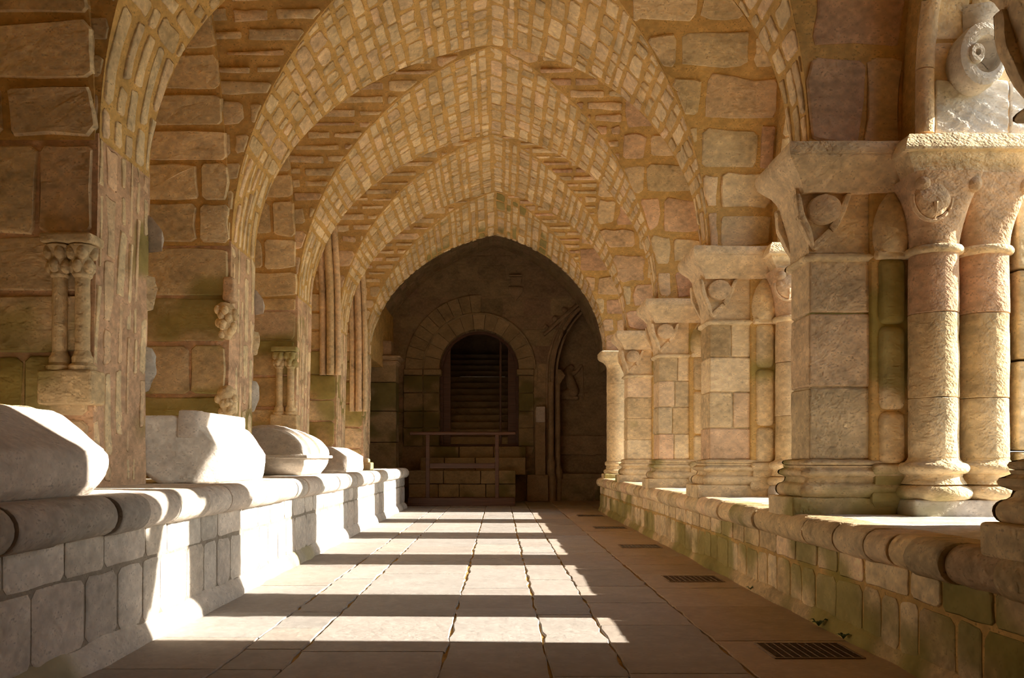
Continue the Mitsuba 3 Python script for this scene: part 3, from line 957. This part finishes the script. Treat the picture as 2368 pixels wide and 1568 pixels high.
def left_pillar(k, yc, label):
    t = thing('wall_pillar', label, 'pillar')
    ya, yb = yc - HPL, yc + HPL
    zz = np.linspace(.74, SPRING + .02, 26)
    R = []
    for z in zz:
        r = rect_ring(NICHE - .05, xface(z) - .012, ya + .012, yb - .012, z, 0, 10)
        R.append(r)
    v, f = rings(R)
    w = worn((v, f), .012, 5)
    add(t, 'core', w, 'stone', .34, .93, 1)
    rows = [(2.29, 2.84), (1.94, 2.29), (1.58, 1.94), (1.2, 1.58), (.78, 1.2)] if k == 1 else None
    if rows is None:
        b = [.78]
        while b[-1] < 2.42:
            b.append(b[-1] + rng.uniform(.3, .48))
        b.append(2.87)
        rows = list(zip(b[:-1], b[1:]))
    polys = []
    for a, b in rows:
        xr = float(xface((a + b) / 2)) - .03
        polys += list(coursed(NICHE, xr, a, b, (b - a, b - a + .001), (.7, 1.15), .014, None, .06))
    lay(t, polys, plane((0, ya + .012, 0), (1, 0, 0), (0, 0, 1), (0, -1, 0)), proud=.018, jag=.06, tone=(.3, .7), hue=(.0, .8), moss=lambda P: 2 if P[2] < 2.45 else 1)

    def fm(P, H):
        return np.stack([xface(P[:, 1]) - .012 + np.asarray(H), P[:, 0], P[:, 1]], 1)
    polys = list(coursed(ya, yb, .8, SPRING + .02, (.085, .2), (.2, .65), .02, None, .75, 'v'))
    polys = [p for p in polys if rng.random() < .86]
    lay(t, polys, fm, 'rubble_stone', proud=.006, jag=.28, tone=(.45, .8), hue=(.4, .85))
    if k in (1, 3):
        colonnettes(t, ya - .03, (-2.61, -2.475), 1.37)
    if k == 2:
        for zc, n_, w, nm in ((2.16, 16, .1, 'carved_capital'), (1.45, 11, .075, 'carved_base')):
            ms = limbs([(((-2.43, ya - .0, zc - w), .05), ((-2.43, ya - .03, zc + w), .085))], .04, 2)
            q = add(t, nm, worn(ms, .02, 14), 'stone', .6, .35)
            for _ in range(n_):
                a, z = rng.uniform(-3.0, .1), rng.uniform(-1.1, 1.1)
                r_ = .05 + .045 * (z + 1) / 2
                add(q, 'leaf', worn(ball(-2.43 + r_ * math.cos(a), ya - .02 + r_ * math.sin(a), zc + z * w, .03, .03, .04, 1, 0), .012, 20), 'stone', rng.uniform(.5, .8), .35)
        add(t, 'worn_stump', worn(rbox(-2.47, -2.36, ya - .03, ya + .1, 2.36, 2.58, r=.03, seg=.04, amp=.01), .012, 12), 'stone', .55, .8)
    if k in (1, 2):
        xe = float(xface(2.5))
        add(t, 'carved_fragment', worn(hull([(xe - .1, yb - .06, 2.66), (xe - .1, yb + .03, 2.68), (xe + .02, yb - .04, 2.6), (xe + .075, yb - .02, 2.52), (xe + .08, yb + .02, 2.46), (xe + .07, yb, 2.38), (xe + .02, yb, 2.47), (xe - .1, yb, 2.36)], .03), .006, 14), 'white_stone', .25, .9)
        xe = float(xface(1.6))
        add(t, 'carved_fragment', worn(hull([(xe - .06, yb - .06, 1.73), (xe + .03, yb - .02, 1.71), (xe + .045, yb + .02, 1.66), (xe + .045, yb + .02, 1.54), (xe + .0, yb, 1.42), (xe - .07, yb - .05, 1.4)], .03), .01, 14), 'white_stone', .3, .5)
        xe = float(xface(2.1))
        add(t, 'carved_leaf', worn(hull([(xe - .05, yb - .05, 2.22), (xe + .035, yb - .01, 2.2), (xe + .05, yb, 2.12), (xe + .02, yb, 1.98), (xe - .05, yb - .04, 1.95)], .025), .018, 18), 'stone', .5, .5)
    if k in (4, 5):
        L = Lancet((CY[k] - CY[k - 1]) / 2 - .39, 2.3)
        mid = (CY[k] + CY[k - 1]) / 2
        for j, (x, rr, o) in enumerate(((-2.62, .05, .02), (-2.5, .06, .05), (-2.39, .045, .03))):
            z0 = 1.8 if k == 5 else 2.2
            pts = [(x, ya - o, z) for z in np.linspace(z0, SPRING, 8)] + [(x, mid + L.e[q] - o, SPRING + L.z[q]) for q in range(6, 70, 5)]
            add(t, 'arch_roll', tube(pts, rr, 8, .006), 'stone', rng.uniform(.5, .8), rng.uniform(.2, .8))
    return t


LEFT_LABELS = {1: 'nearest rubble-faced pillar of the left wall, beside the big sloping tomb cover', 2: 'second rubble-faced pillar on the left, behind the pale gabled tomb cover',
               3: 'third pillar on the left, behind the rounded tomb cover, with small blind colonnettes', 4: 'fourth pillar on the left, rising behind the small box-shaped tomb cover', 5: 'last pillar on the left with moulded arch rolls, before the dark end bay'}
for k in range(1, 6):
    left_pillar(k, CY[k], LEFT_LABELS[k])

# soffit blocks of the niche arches
for k in range(0, 5):
    L = Lancet((CY[k + 1] - CY[k]) / 2 - .39, 2.3)
    mid = (CY[k] + CY[k + 1]) / 2

    def fmap(P, H, L=L, mid=mid):
        r, x, h = P[:, 0], P[:, 1], np.asarray(H)
        th = r / L.R
        return np.stack([x, mid + L.half - L.R + (L.R - h) * np.cos(th), SPRING + (L.R - h) * np.sin(th)], 1)
    polys = [affinity.affine_transform(p, [0, 1, 1, 0, 0, 0]) for p in coursed(NICHE, WALL_L + .02, -.02, L.a[-1], (.27, .44), (.5, 1.0), .02, None, .12)]
    lay(wl, polys, fmap, proud=.022, jag=.1, tone=(.35, .85), hue=(.2, .6))

# ================================================================ the dark end bay
YB = 19.7
wb = thing('wall_back', kind='structure')
DX, DZ, DR = -.465, 3.0, .905
door_hole = box(DX - DR, 1.24, DX + DR, DZ).union(Point(DX, DZ).buffer(DR, quad_segs=24))
niche = Polygon([(1.2, .5), (4.2, .5), (4.2, 2.8)] + [(1.2 + 3.0 * .5 + 1.5 * s_ * c, 2.8 + 1.95 * q) for s_, c, q in [(1, math.cos(a) * 1.0, math.sin(a)) for a in np.linspace(.05, math.pi / 2, 14)]] + [(2.7 - 1.5 * math.cos(a), 2.8 + 1.95 * math.sin(a)) for a in np.linspace(math.pi / 2, .05, 14)][1:] + [(1.2, 2.8)]).buffer(0)
ring2 = Point(DX, DZ).buffer(1.70, quad_segs=24)
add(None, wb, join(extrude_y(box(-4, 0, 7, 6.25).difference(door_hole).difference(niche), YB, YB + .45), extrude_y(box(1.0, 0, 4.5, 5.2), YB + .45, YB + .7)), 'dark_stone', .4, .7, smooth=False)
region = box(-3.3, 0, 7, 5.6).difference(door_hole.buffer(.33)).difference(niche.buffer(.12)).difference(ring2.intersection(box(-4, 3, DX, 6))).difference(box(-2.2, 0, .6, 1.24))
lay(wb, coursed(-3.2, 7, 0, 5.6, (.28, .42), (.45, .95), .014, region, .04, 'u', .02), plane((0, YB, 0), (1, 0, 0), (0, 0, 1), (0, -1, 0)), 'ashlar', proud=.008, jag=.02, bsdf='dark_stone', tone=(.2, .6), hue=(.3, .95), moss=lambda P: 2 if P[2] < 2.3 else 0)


def polar(P, H):
    return np.stack([DX + P[:, 1] * np.cos(P[:, 0]), YB - np.asarray(H), DZ + P[:, 1] * np.sin(P[:, 0])], 1)


def voussoirs(a0, a1, n, r0, r1, proud):
    e = np.linspace(a0, a1, n + 1)
    for a, b in zip(e[:-1], e[1:]):
        d = .0025 / r0
        m = np.linspace(0, 1, 4)
        A = np.concatenate([a + d + (b - a - 2 * d) * m, b - d - (b - a - 2 * d) * m])
        Rr = np.concatenate([np.full(4, r0), np.full(4, r1)])
        P2 = np.stack([A, Rr], 1)
        c = P2.mean(0)
        inner = c + (P2 - c) * .975
        n_ = 8
        V = np.vstack([polar(P2, np.full(8, -.2)), polar(P2, np.full(8, proud - .008)), polar(inner, np.full(8, proud))])
        Vr = V.reshape(3, 8, 3)
        add(wb, 'voussoir', rings(Vr), 'dark_stone', rng.uniform(.45, .75), rng.uniform(.1, .5), smooth=False)


voussoirs(0.0, math.pi, 13, DR, 1.25, .03)
voussoirs(math.pi * .49, math.pi, 10, 1.29, 1.68, .05)
add(wb, 'arch_roll', tube([(DX + 1.27 * math.cos(a), YB - .03, DZ + 1.27 * math.sin(a)) for a in np.linspace(0, math.pi, 40)], .025, 8), 'dark_stone', .4, .5)
for xa, xb in ((DX - 1.72, DX - 1.28), (DX - 1.27, DX - DR + .05), (DX + DR - .05, DX + 1.25)):
    add(wb, 'impost', rbox(xa, xb, YB - .08, YB + .3, DZ - .14, DZ, r=.03, amp=.005), 'dark_stone', .5, .3)
    lo = 1.24
    for h in (.42, .38, .42, .4):
        o = .03 if xa > DX - 1.28 else .06
        ox = .05 if xb < 0 and xa > DX - 1.28 else 0
        add(wb, 'jamb_block', rbox(xa + (.05 if xa > 0 else 0), xb - ox, YB - o, YB + .3, lo + .004, lo + h - .004, amp=.004, seg=.2), 'dark_stone', rng.uniform(.3, .55), rng.uniform(0, .4), 2)
        lo += h
# door leaves and frame, and the stair behind
d1 = thing('door_1', 'dark open door with arched frame at the end of the gallery', None, None, 'structure')
fr = Point(DX, DZ).buffer(DR + .02, quad_segs=24).union(box(DX - DR - .02, 1.22, DX + DR + .02, DZ)).difference(Point(DX, DZ).buffer(DR - .06, quad_segs=24).union(box(DX - DR + .06, 1.3, DX + DR - .06, DZ)))
add(d1, 'frame', extrude_y(fr, YB + .3, YB + .4), 'wood', .5, .5, smooth=False)
add(d1, 'leaf', rbox(DX - DR + .03, DX - .67, YB + .42, YB + .48, 1.27, 3.6, r=.01, seg=.5, amp=0), 'wood', .5, .5)
add(d1, 'leaf', rbox(DX + .66, DX + DR - .03, YB + .42, YB + .48, 1.27, 3.6, r=.01, seg=.5, amp=0), 'wood', .5, .5)
add(d1, 'pole', rbox(.0, .05, YB + .5, YB + .55, 1.27, 3.75, r=.01, seg=.6, amp=0), 'wood', .5, .5)
st = thing('staircase', 'stone staircase rising in the dark behind the arched doorway', 'stairs')
for j in range(14):
    add(st, 'step', rbox(-1.5, .6, YB + .6 + .3 * j, YB + .6 + .3 * (j + 1) + .06, 1.2, 1.3 + .185 * (j + 1), r=.03, seg=.3, amp=.008), 'dark_stone', .35, .4, label=None)
add(st, 'nosing_strip', rbox(-1.05, .15, YB + .6 + 2.69, YB + .6 + 2.75, 1.3 + .185 * 10 - .02, 1.3 + .185 * 10 + .008, r=.004, seg=.5, amp=0), 'white_stone', 1.0, .5, label='pale strip along one stair edge')
add(None, thing('wall_stair', kind='structure'), join(extrude_x(box(YB + .4, .8, 25, 5.5), -1.9, -1.55), extrude_x(box(YB + .4, .8, 25, 5.5), .65, 1.0), extrude_y(box(-1.9, .8, 1.0, 5.5), 24.9, 25.1), extrude_y(box(-1.9, 5.3, 1.0, 5.6), YB + .4, 25)), 'dark_stone', .3, .6, smooth=False)
# steps in front of the door
ps = thing('stone_steps', 'two stepped courses of stone blocks leading up to the arched doorway', 'steps')
for (xa, xb, ya, za, zb, n) in ((-1.95, .35, 18.5, .42, .71, 3), (-1.95, .35, 18.52, 0., .42, 4), (-1.75, .58, 19.05, .6, .99, 4), (-1.6, .6, 19.45, .9, 1.24, 3)):
    e = np.linspace(xa, xb, n + 1) + np.concatenate([[0], rng.uniform(-.08, .08, n - 1), [0]])
    for a, b in zip(e[:-1], e[1:]):
        add(ps, 'block', rbox(a + .004, b - .004, ya, YB + .05, za + .003, zb - .003, r=.02, seg=.2, amp=.006), 'dark_stone', rng.uniform(.35, .6), rng.uniform(.1, .6), 1)
# arched recess with a gable, its jambs, relief
ge = [(2.7 - 1.5 * math.cos(a), 2.8 + 1.95 * math.sin(a)) for a in np.linspace(.0, math.pi / 2, 24)]
ge += [(5.4 - x, z) for x, z in ge[::-1][1:]]
tn = thing('tomb_recess', 'arched tomb recess with moulded frame and a crocketed gable in the dark end wall', 'recess')
for o, rr, dy in ((.0, .045, .0), (-.1, .03, .1), (.12, .03, .03)):
    pts = [(1.2 - o, YB - dy * 0 - .02 + (.08 if o < 0 else 0), z) for z in np.linspace(.6, 2.8, 8)] + [(2.7 + (x - 2.7) * (1 + o / 1.5), YB - .02 + (.08 if o < 0 else 0), 2.8 + (z - 2.8) * (1 + o / 1.95)) for x, z in ge]
    add(tn, 'arch_moulding', tube(pts, rr, 8, .005), 'dark_stone', .5, .8)
gab = [(1.0, 3.78), (2.0, 4.66), (2.7, 5.35), (3.4, 4.66), (4.4, 3.78)]
add(tn, 'gable', tube(np.array(gab) @ np.array([[1, 0, 0], [0, 0, 1]]) + [0, YB - .03, 0], .05, 8, .005), 'dark_stone', .5, .8)
for j in range(8):
    u = (j + .5) / 8
    x, z = 1.0 + 1.7 * u, 3.78 + 1.57 * u
    add(tn, 'crocket', worn(ball(x - .06, YB - .05, z + .07, .06, .06, .065, 2, 0), .02, 16), 'dark_stone', .5, .8)
add(tn, 'jamb_pier', join(rbox(.80, 1.04, YB - .22, YB + .1, .55, 2.12, amp=.008), rbox(.62, 1.1, YB - .3, YB + .1, 0, .6, amp=.008), ), 'dark_stone', .5, .75)
add(tn, 'jamb_cap', rbox(.82, 1.03, YB - .23, YB + .02, 1.78, 2.14, amp=.005), 'white_stone', .5, .8)
add(tn, 'jamb_shaft', join(lathe([(.13, .0), (.13, .55), (.1, .62), (.1, .9), (.07, .95), (.065, 2.7)], 1.17, YB - .06, 16, .005), lathe([(.1, .0), (.1, .7), (.06, .8), (.05, 2.7)], 1.34, YB + .06, 16, .005)), 'dark_stone', .5, .75)
add(tn, 'corbel', worn(hull([(1.32, YB - .02, 3.0), (1.4, YB + .04, 3.0), (1.34, YB - .02, 2.62), (1.5, YB + .02, 2.86), (1.46, YB + .1, 2.8), (1.3, YB + .1, 2.6)], .04), .015, 12), 'dark_stone', .5, .7)
add(tn, 'ledge', rbox(1.2, 4.2, YB + .1, YB + .5, .45, .62, amp=.01, seg=.2), 'dark_stone', .4, .6)
add(tn, 'rough_course', worn(rbox(1.3, 4.2, YB + .38, YB + .5, 1.05, 1.5, r=.03, seg=.06, amp=.03, freq=8), .02, 14), 'dark_stone', .6, .8)


yr = YB + .42
k_ = thing('relief_figure', 'worn carved relief of a kneeling figure inside the arched tomb recess', 'relief')
add(None, k_, limbs([(((1.58, yr, 2.98), .1), ((1.72, yr, 2.55), .13)), (((1.72, yr, 2.52), .13), ((1.42, yr, 2.44), .085)), (((1.42, yr, 2.40), .07), ((1.8, yr, 2.37), .05)), (((1.62, yr, 2.92), .08), ((1.78, yr, 2.98), .045)), (((1.78, yr, 2.98), .045), ((1.9, yr, 3.12), .035)),
                     (((1.93, yr + .03, 3.1), .022), ((1.96, yr + .03, 2.36), .02)), (((1.6, yr, 3.02), .09), ((1.66, yr, 3.08), .08))]), 'dark_stone', .5, .75)
cs = thing('carved_shield', 'small carved coat of arms on the dark wall above the round-arched doorway', 'carving')
xs, zs = .37, 4.85
add(cs, 'shield', worn(hull([(xs - .16, YB - .05, zs + .02), (xs + .16, YB - .05, zs + .02), (xs - .15, YB - .05, zs - .1), (xs + .15, YB - .05, zs - .1), (xs, YB - .05, zs - .3), (xs - .17, YB + .05, zs + .04), (xs + .17, YB + .05, zs + .04), (xs, YB + .05, zs - .33), (xs, YB - .09, zs - .08)], .04), .02, 14), 'dark_stone', .5, .7)
add(cs, 'helm', worn(hull([(xs - .12, YB - .06, zs + .06), (xs + .12, YB - .06, zs + .06), (xs - .11, YB - .06, zs + .24), (xs + .13, YB - .06, zs + .24), (xs - .12, YB + .05, zs + .05), (xs + .13, YB + .05, zs + .26), (xs - .13, YB + .05, zs + .26), (xs + .12, YB + .05, zs + .05)], .04), .025, 14), 'dark_stone', .45, .7)
add(cs, 'cornice', rbox(xs - .16, xs + .14, YB - .08, YB + .02, zs + .25, zs + .29, amp=.006), 'dark_stone', .5, .7)
# pilaster with a cornice at the left of the end bay
pl = thing('wall_pilaster', 'tall plain pilaster with projecting cornice at the left of the dark end bay', 'pilaster')
lo = 0
for h in (.6, .7, .65, .6, .4):
    add(pl, 'block', rbox(-2.75, -2.15, 17.95, 18.5, lo + .004, lo + h - .004, amp=.006, seg=.2), 'dark_stone', rng.uniform(.3, .6), rng.uniform(0, .5), 2 if lo < 2 else 0)
    lo += h
add(pl, 'cornice', rect_moulding(-2.75, -2.15, 17.95, 18.5, [(0, 2.9)] + roll(.03, 2.95, 3.0, .02) + [(.07, 3.03)] + roll(.03, 3.04, 3.1, .07) + [(0, 3.12)], .006), 'dark_stone', .7, .7)
add(pl, 'top_block', rbox(-2.6, -2.25, 17.98, 18.4, 3.12, 3.42, amp=.008), 'dark_stone', .6, .8)
bk = thing('wall_end_left', kind='structure')
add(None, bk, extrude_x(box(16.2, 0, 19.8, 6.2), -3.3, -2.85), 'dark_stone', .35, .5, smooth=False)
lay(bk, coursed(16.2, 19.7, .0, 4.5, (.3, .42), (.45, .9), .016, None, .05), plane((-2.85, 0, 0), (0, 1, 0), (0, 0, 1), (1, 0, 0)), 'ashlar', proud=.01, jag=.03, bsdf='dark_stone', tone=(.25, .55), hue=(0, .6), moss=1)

# ================================================================ tomb covers on the left wall
ts = SILL_L - .004
t1 = thing('tomb_cover', 'huge sloping stone tomb cover nearest on the left, half in sunlight', 'tomb cover', 'stone tomb covers on the left low wall')
P = [(-1.97, 2.4, ts), (-1.97, 4.12, ts), (-2.0, 4.23, ts), (-2.5, 4.7, ts), (-2.95, 4.75, ts), (-2.95, 2.4, ts),
     (-1.915, 2.4, ts + .05), (-1.915, 4.12, ts + .06), (-1.94, 4.3, ts + .10), (-1.915, 2.4, .985), (-1.915, 4.17, .99), (-1.955, 4.37, .97), (-2.45, 4.86, 1.02), (-2.95, 4.9, 1.02), (-3.0, 2.4, 1.0),
     (-2.30, 2.4, 1.205), (-2.30, 4.5, 1.205), (-2.36, 4.62, 1.18), (-2.7, 4.68, 1.19), (-2.7, 2.4, 1.205)]
add(t1, 'body', hull(P, .05, 2, .008, 6), 'white_stone', .6, .8)
add(t1, 'ridge_end', hull([(-2.33, 4.36, 1.2), (-2.33, 4.62, 1.16), (-2.7, 4.36, 1.2), (-2.7, 4.72, 1.15), (-2.36, 4.70, 1.08), (-2.36, 4.36, 1.225), (-2.6, 4.36, 1.225), (-2.6, 4.58, 1.22)], .05, 1, .015, 9), 'stone', .8, .4)
t2 = thing('tomb_cover', 'pale gabled tomb cover with a raised ridge, standing between the first two left pillars', 'tomb cover', 'stone tomb covers on the left low wall')
FACE = [(-2.62, 1.0), (-2.41, .86), (-2.38, ts), (-2.02, ts), (-1.985, .83), (-1.985, .985), (-2.13, 1.16), (-2.15, 1.275), (-2.34, 1.262), (-2.62, 1.25)]


def face_y(x):
    return 5.97 + .62 * (x + 2.45)


body = [(x, face_y(x), z) for x, z in FACE if z < 1.27] + [(-2.2, face_y(-2.2) + .01, 1.26), (-2.62, 7.3, ts), (-2.02, 7.4, ts), (-1.985, 7.4, .985), (-2.14, 7.4, 1.2), (-2.62, 7.3, 1.22)]
add(t2, 'body', hull(body, .06, 1, .006, 5), 'white_stone', .92, .55)
add(t2, 'ridge', hull([(x, y, z) for x, z in ((-2.27, 1.1), (-2.145, 1.1), (-2.14, 1.30), (-2.26, 1.30)) for y in (face_y(x) - .015, 7.3)], .05, 1, .005), 'white_stone', .75, .8)
t3 = thing('tomb_cover', 'rounded barrel-shaped tomb cover with a raised band and rim, behind the second left pillar', 'tomb cover', 'stone tomb covers on the left low wall')
ang = np.linspace(0, math.pi, 14)
add(t3, 'body', hull([(-2.42 + .44 * math.cos(a), y, .985 + .29 * math.sin(a)) for a in ang for y in (8.78, 10.1)] + [(x, y, z) for x in (-2.7, -2.06) for y in (8.95, 10.0) for z in (ts,)] + [(x, y, .9) for x in (-2.84, -1.99) for y in (8.82, 10.1)], .05, 1, .008, 6), 'white_stone', .55, .6)
band = [np.stack([-2.42 + q * np.cos(ang), ang * 0 + y, .985 + (q - .145) * np.sin(ang)], 1) for y, q in ((8.98, .42), (8.98, .468), (9.14, .472), (9.14, .42))]
add(t3, 'band', rings(np.array(band), False), 'white_stone', .95, .55)
band = [np.stack([-2.42 + q * np.cos(ang), ang * 0 + y, .985 + (q - .145) * np.sin(ang)], 1) for y, q in ((9.5, .42), (9.5, .46), (9.62, .46), (9.62, .42))]
add(t3, 'band', rings(np.array(band), False), 'white_stone', .9, .55)
add(t3, 'rim', rbox(-2.9, -1.945, 8.76, 10.1, .96, .995, r=.015, seg=.1, amp=.004), 'white_stone', .9, .5)
t4 = thing('tomb_cover', 'small plain box-shaped tomb cover with chamfered top, farthest of the covers on the left', 'tomb cover', 'stone tomb covers on the left low wall')
add(t4, 'body', hull([(x, y, z) for x in (-2.75, -1.99) for y in (11.3, 12.7) for z in (ts, .99)] + [(x, y, 1.115) for x in (-2.75, -2.22) for y in (11.3, 12.7)], .06, 1, .006), 'white_stone', .55, .7)
fg = thing('stone_fragment', 'small mossy block of broken stone on the left wall past the tomb covers', 'stone block')
add(fg, 'lower_block', hull([(x, y, z) for x in (-2.35, -2.06) for y in (13.75, 14.2) for z in (ts, .90)], .05, 1, .012), 'stone', .8, .4, 2)
add(fg, 'upper_block', hull([(x, y, z) for x in (-2.3, -2.1) for y in (13.78, 14.1) for z in (.89, .96)], .05, 1, .01), 'stone', .8, .4, 2)

# ================================================================ small things
for j in range(5):
    yc = (CY[j] + CY[j + 1]) / 2
    w = ('nearest', 'second', 'third', 'fourth', 'fifth and farthest')[j]
    g = thing('floor_grate', f'{w} iron ventilation grate set in the floor beside the right low wall', 'grate', 'iron grates along the right wall')
    x0, x1, y0, y1 = 1.32, 1.73, yc - .16, yc + .16
    add(g, 'tray', rbox(x0, x1, y0, y1, -.03, .003, r=.001, seg=.5, amp=0), 'iron', .2, .5)  # dark plate standing in for the shade of a pit below the bars
    for q, (a, b, c, d) in enumerate(((x0 - .012, x1 + .012, y0 - .012, y0), (x0 - .012, x1 + .012, y1, y1 + .012), (x0 - .012, x0, y0, y1), (x1, x1 + .012, y0, y1))):
        add(g, 'frame_bar', rbox(a, b, c, d, -.02, .007, r=.001, seg=.5, amp=0), 'rust')
    for x in np.linspace(x0, x1, 11)[1:-1]:
        add(g, 'bar', rbox(x - .0025, x + .0025, y0, y1, 0, .007, r=.001, seg=.5, amp=0), 'rust')
    if j < 2:
        for y in np.linspace(y0, y1, 18)[1:-1]:
            add(g, 'cross_bar', rbox(x0, x1, y - .0015, y + .0015, 0, .006, r=.0005, seg=.6, amp=0), 'rust')
bf = thing('wooden_barrier', 'dark reddish wooden barrier with a top rail and two posts before the doorway', 'barrier')
yb_ = 17.6
add(bf, 'top_rail', rbox(-1.83, .33, yb_ - .05, yb_ + .05, 1.44, 1.51, r=.02, seg=.3, amp=.004), 'wood')
for x in (-1.46, -.05):
    add(bf, 'post', rbox(x - .04, x + .04, yb_ - .04, yb_ + .04, .16, 1.45, r=.01, seg=.3, amp=.002), 'wood')
add(bf, 'middle_rail', rbox(-1.42, -.09, yb_ - .02, yb_ + .02, .76, .87, r=.008, seg=.3, amp=.002), 'wood')
add(bf, 'bottom_beam', rbox(-1.86, .32, yb_ - .12, yb_ + .3, -.01, .17, r=.012, seg=.3, amp=.003), 'wood')
for j, (x, y, s_) in enumerate(((1.79, 4.85, .05), (1.79, 4.5, .035), (1.8, 6.2, .025))):
    w = ('larger dark green weed at the foot of the right low wall', 'small dark weed tuft at the foot of the right wall, nearest the camera', 'tiny dry weed at the foot of the right wall, farther back')[j]
    wd = thing('weed', w, 'weed', 'weeds along the right wall')
    for q in range(9):
        a = rng.uniform(0, 2 * math.pi)
        l = s_ * rng.uniform(.7, 1.5)
        d = np.array([math.cos(a), math.sin(a), 0])
        p0, e = np.array([x, y, .015]), np.cross(d, [0, 0, 1]) * s_ * .22
        p1, p2 = p0 + d * l * .5 + [0, 0, l * .6], p0 + d * l + [0, 0, l * .5]
        V = np.array([p0 - e * .3, p0 + e * .3, p1 - e, p1 + e, p2, p1 + [0, 0, .004]])
        add(wd, 'leaf', (V, np.array([[0, 1, 5], [0, 5, 2], [1, 3, 5], [2, 5, 4], [5, 3, 4]])), 'leaf', smooth=False)

# tracery of the nearest opening: a cusp ending in a scroll
tr = thing('tracery_cusp', 'carved tracery with a hollow scroll hanging in the nearest arch at the top right', 'tracery')
edge = [(4.42, 2.6), (4.55, 2.95), (4.85, 3.52), (5.05, 4.0)]
band = np.array([(2.75, y, z) for y, z in edge])
pts = np.array([(2.84, np.interp(z, [e[1] for e in edge], [e[0] for e in edge]) + .03, z) for z in np.linspace(2.6, 4.0, 16)])
for o, w in ((0, .035), (.06, .05), (.13, .06)):
    add(tr, 'edge_moulding', tube(pts + [.0 + o * .6, -o, 0], w, 10, .004), 'white_stone', .75, .35)
c = np.array([2.79, 4.99, 3.285])
a = np.linspace(0, 2 * math.pi, 33)[:-1]


def scroll_ring(r, y, dx=0., sx=.85):
    return np.stack([c[0] + dx + sx * r * np.cos(a), a * 0 + c[1] + y, c[2] + 1.12 * r * np.sin(a)], 1)


R = [scroll_ring(r, y, d) for r, y, d in ((.02, .2, 0), (.165, .2, 0), (.168, .03, 0), (.16, -.012, 0), (.13, -.022, .005), (.098, -.012, .022), (.09, .12, .03), (.02, .13, .03))]
add(tr, 'scroll', worn(rings(np.array(R)), .005, 8), 'white_stone', .8, .4)
R = [scroll_ring(r, y, -.045) for r, y in ((.03, .14), (.05, .12), (.052, -.02), (.044, -.035), (.018, -.035), (.014, .03))]
add(tr, 'scroll_eye', rings(np.array(R)), 'white_stone', .8, .4)
add(tr, 'stem', hull([(2.74, 5.14, 3.42), (2.92, 5.14, 3.42), (2.70, 5.05, 3.62), (2.95, 5.0, 3.62), (2.84, 5.02, 3.42), (2.92, 5.0, 3.3), (2.92, 5.1, 3.2)], .05, 1, .006), 'white_stone', .75, .4)
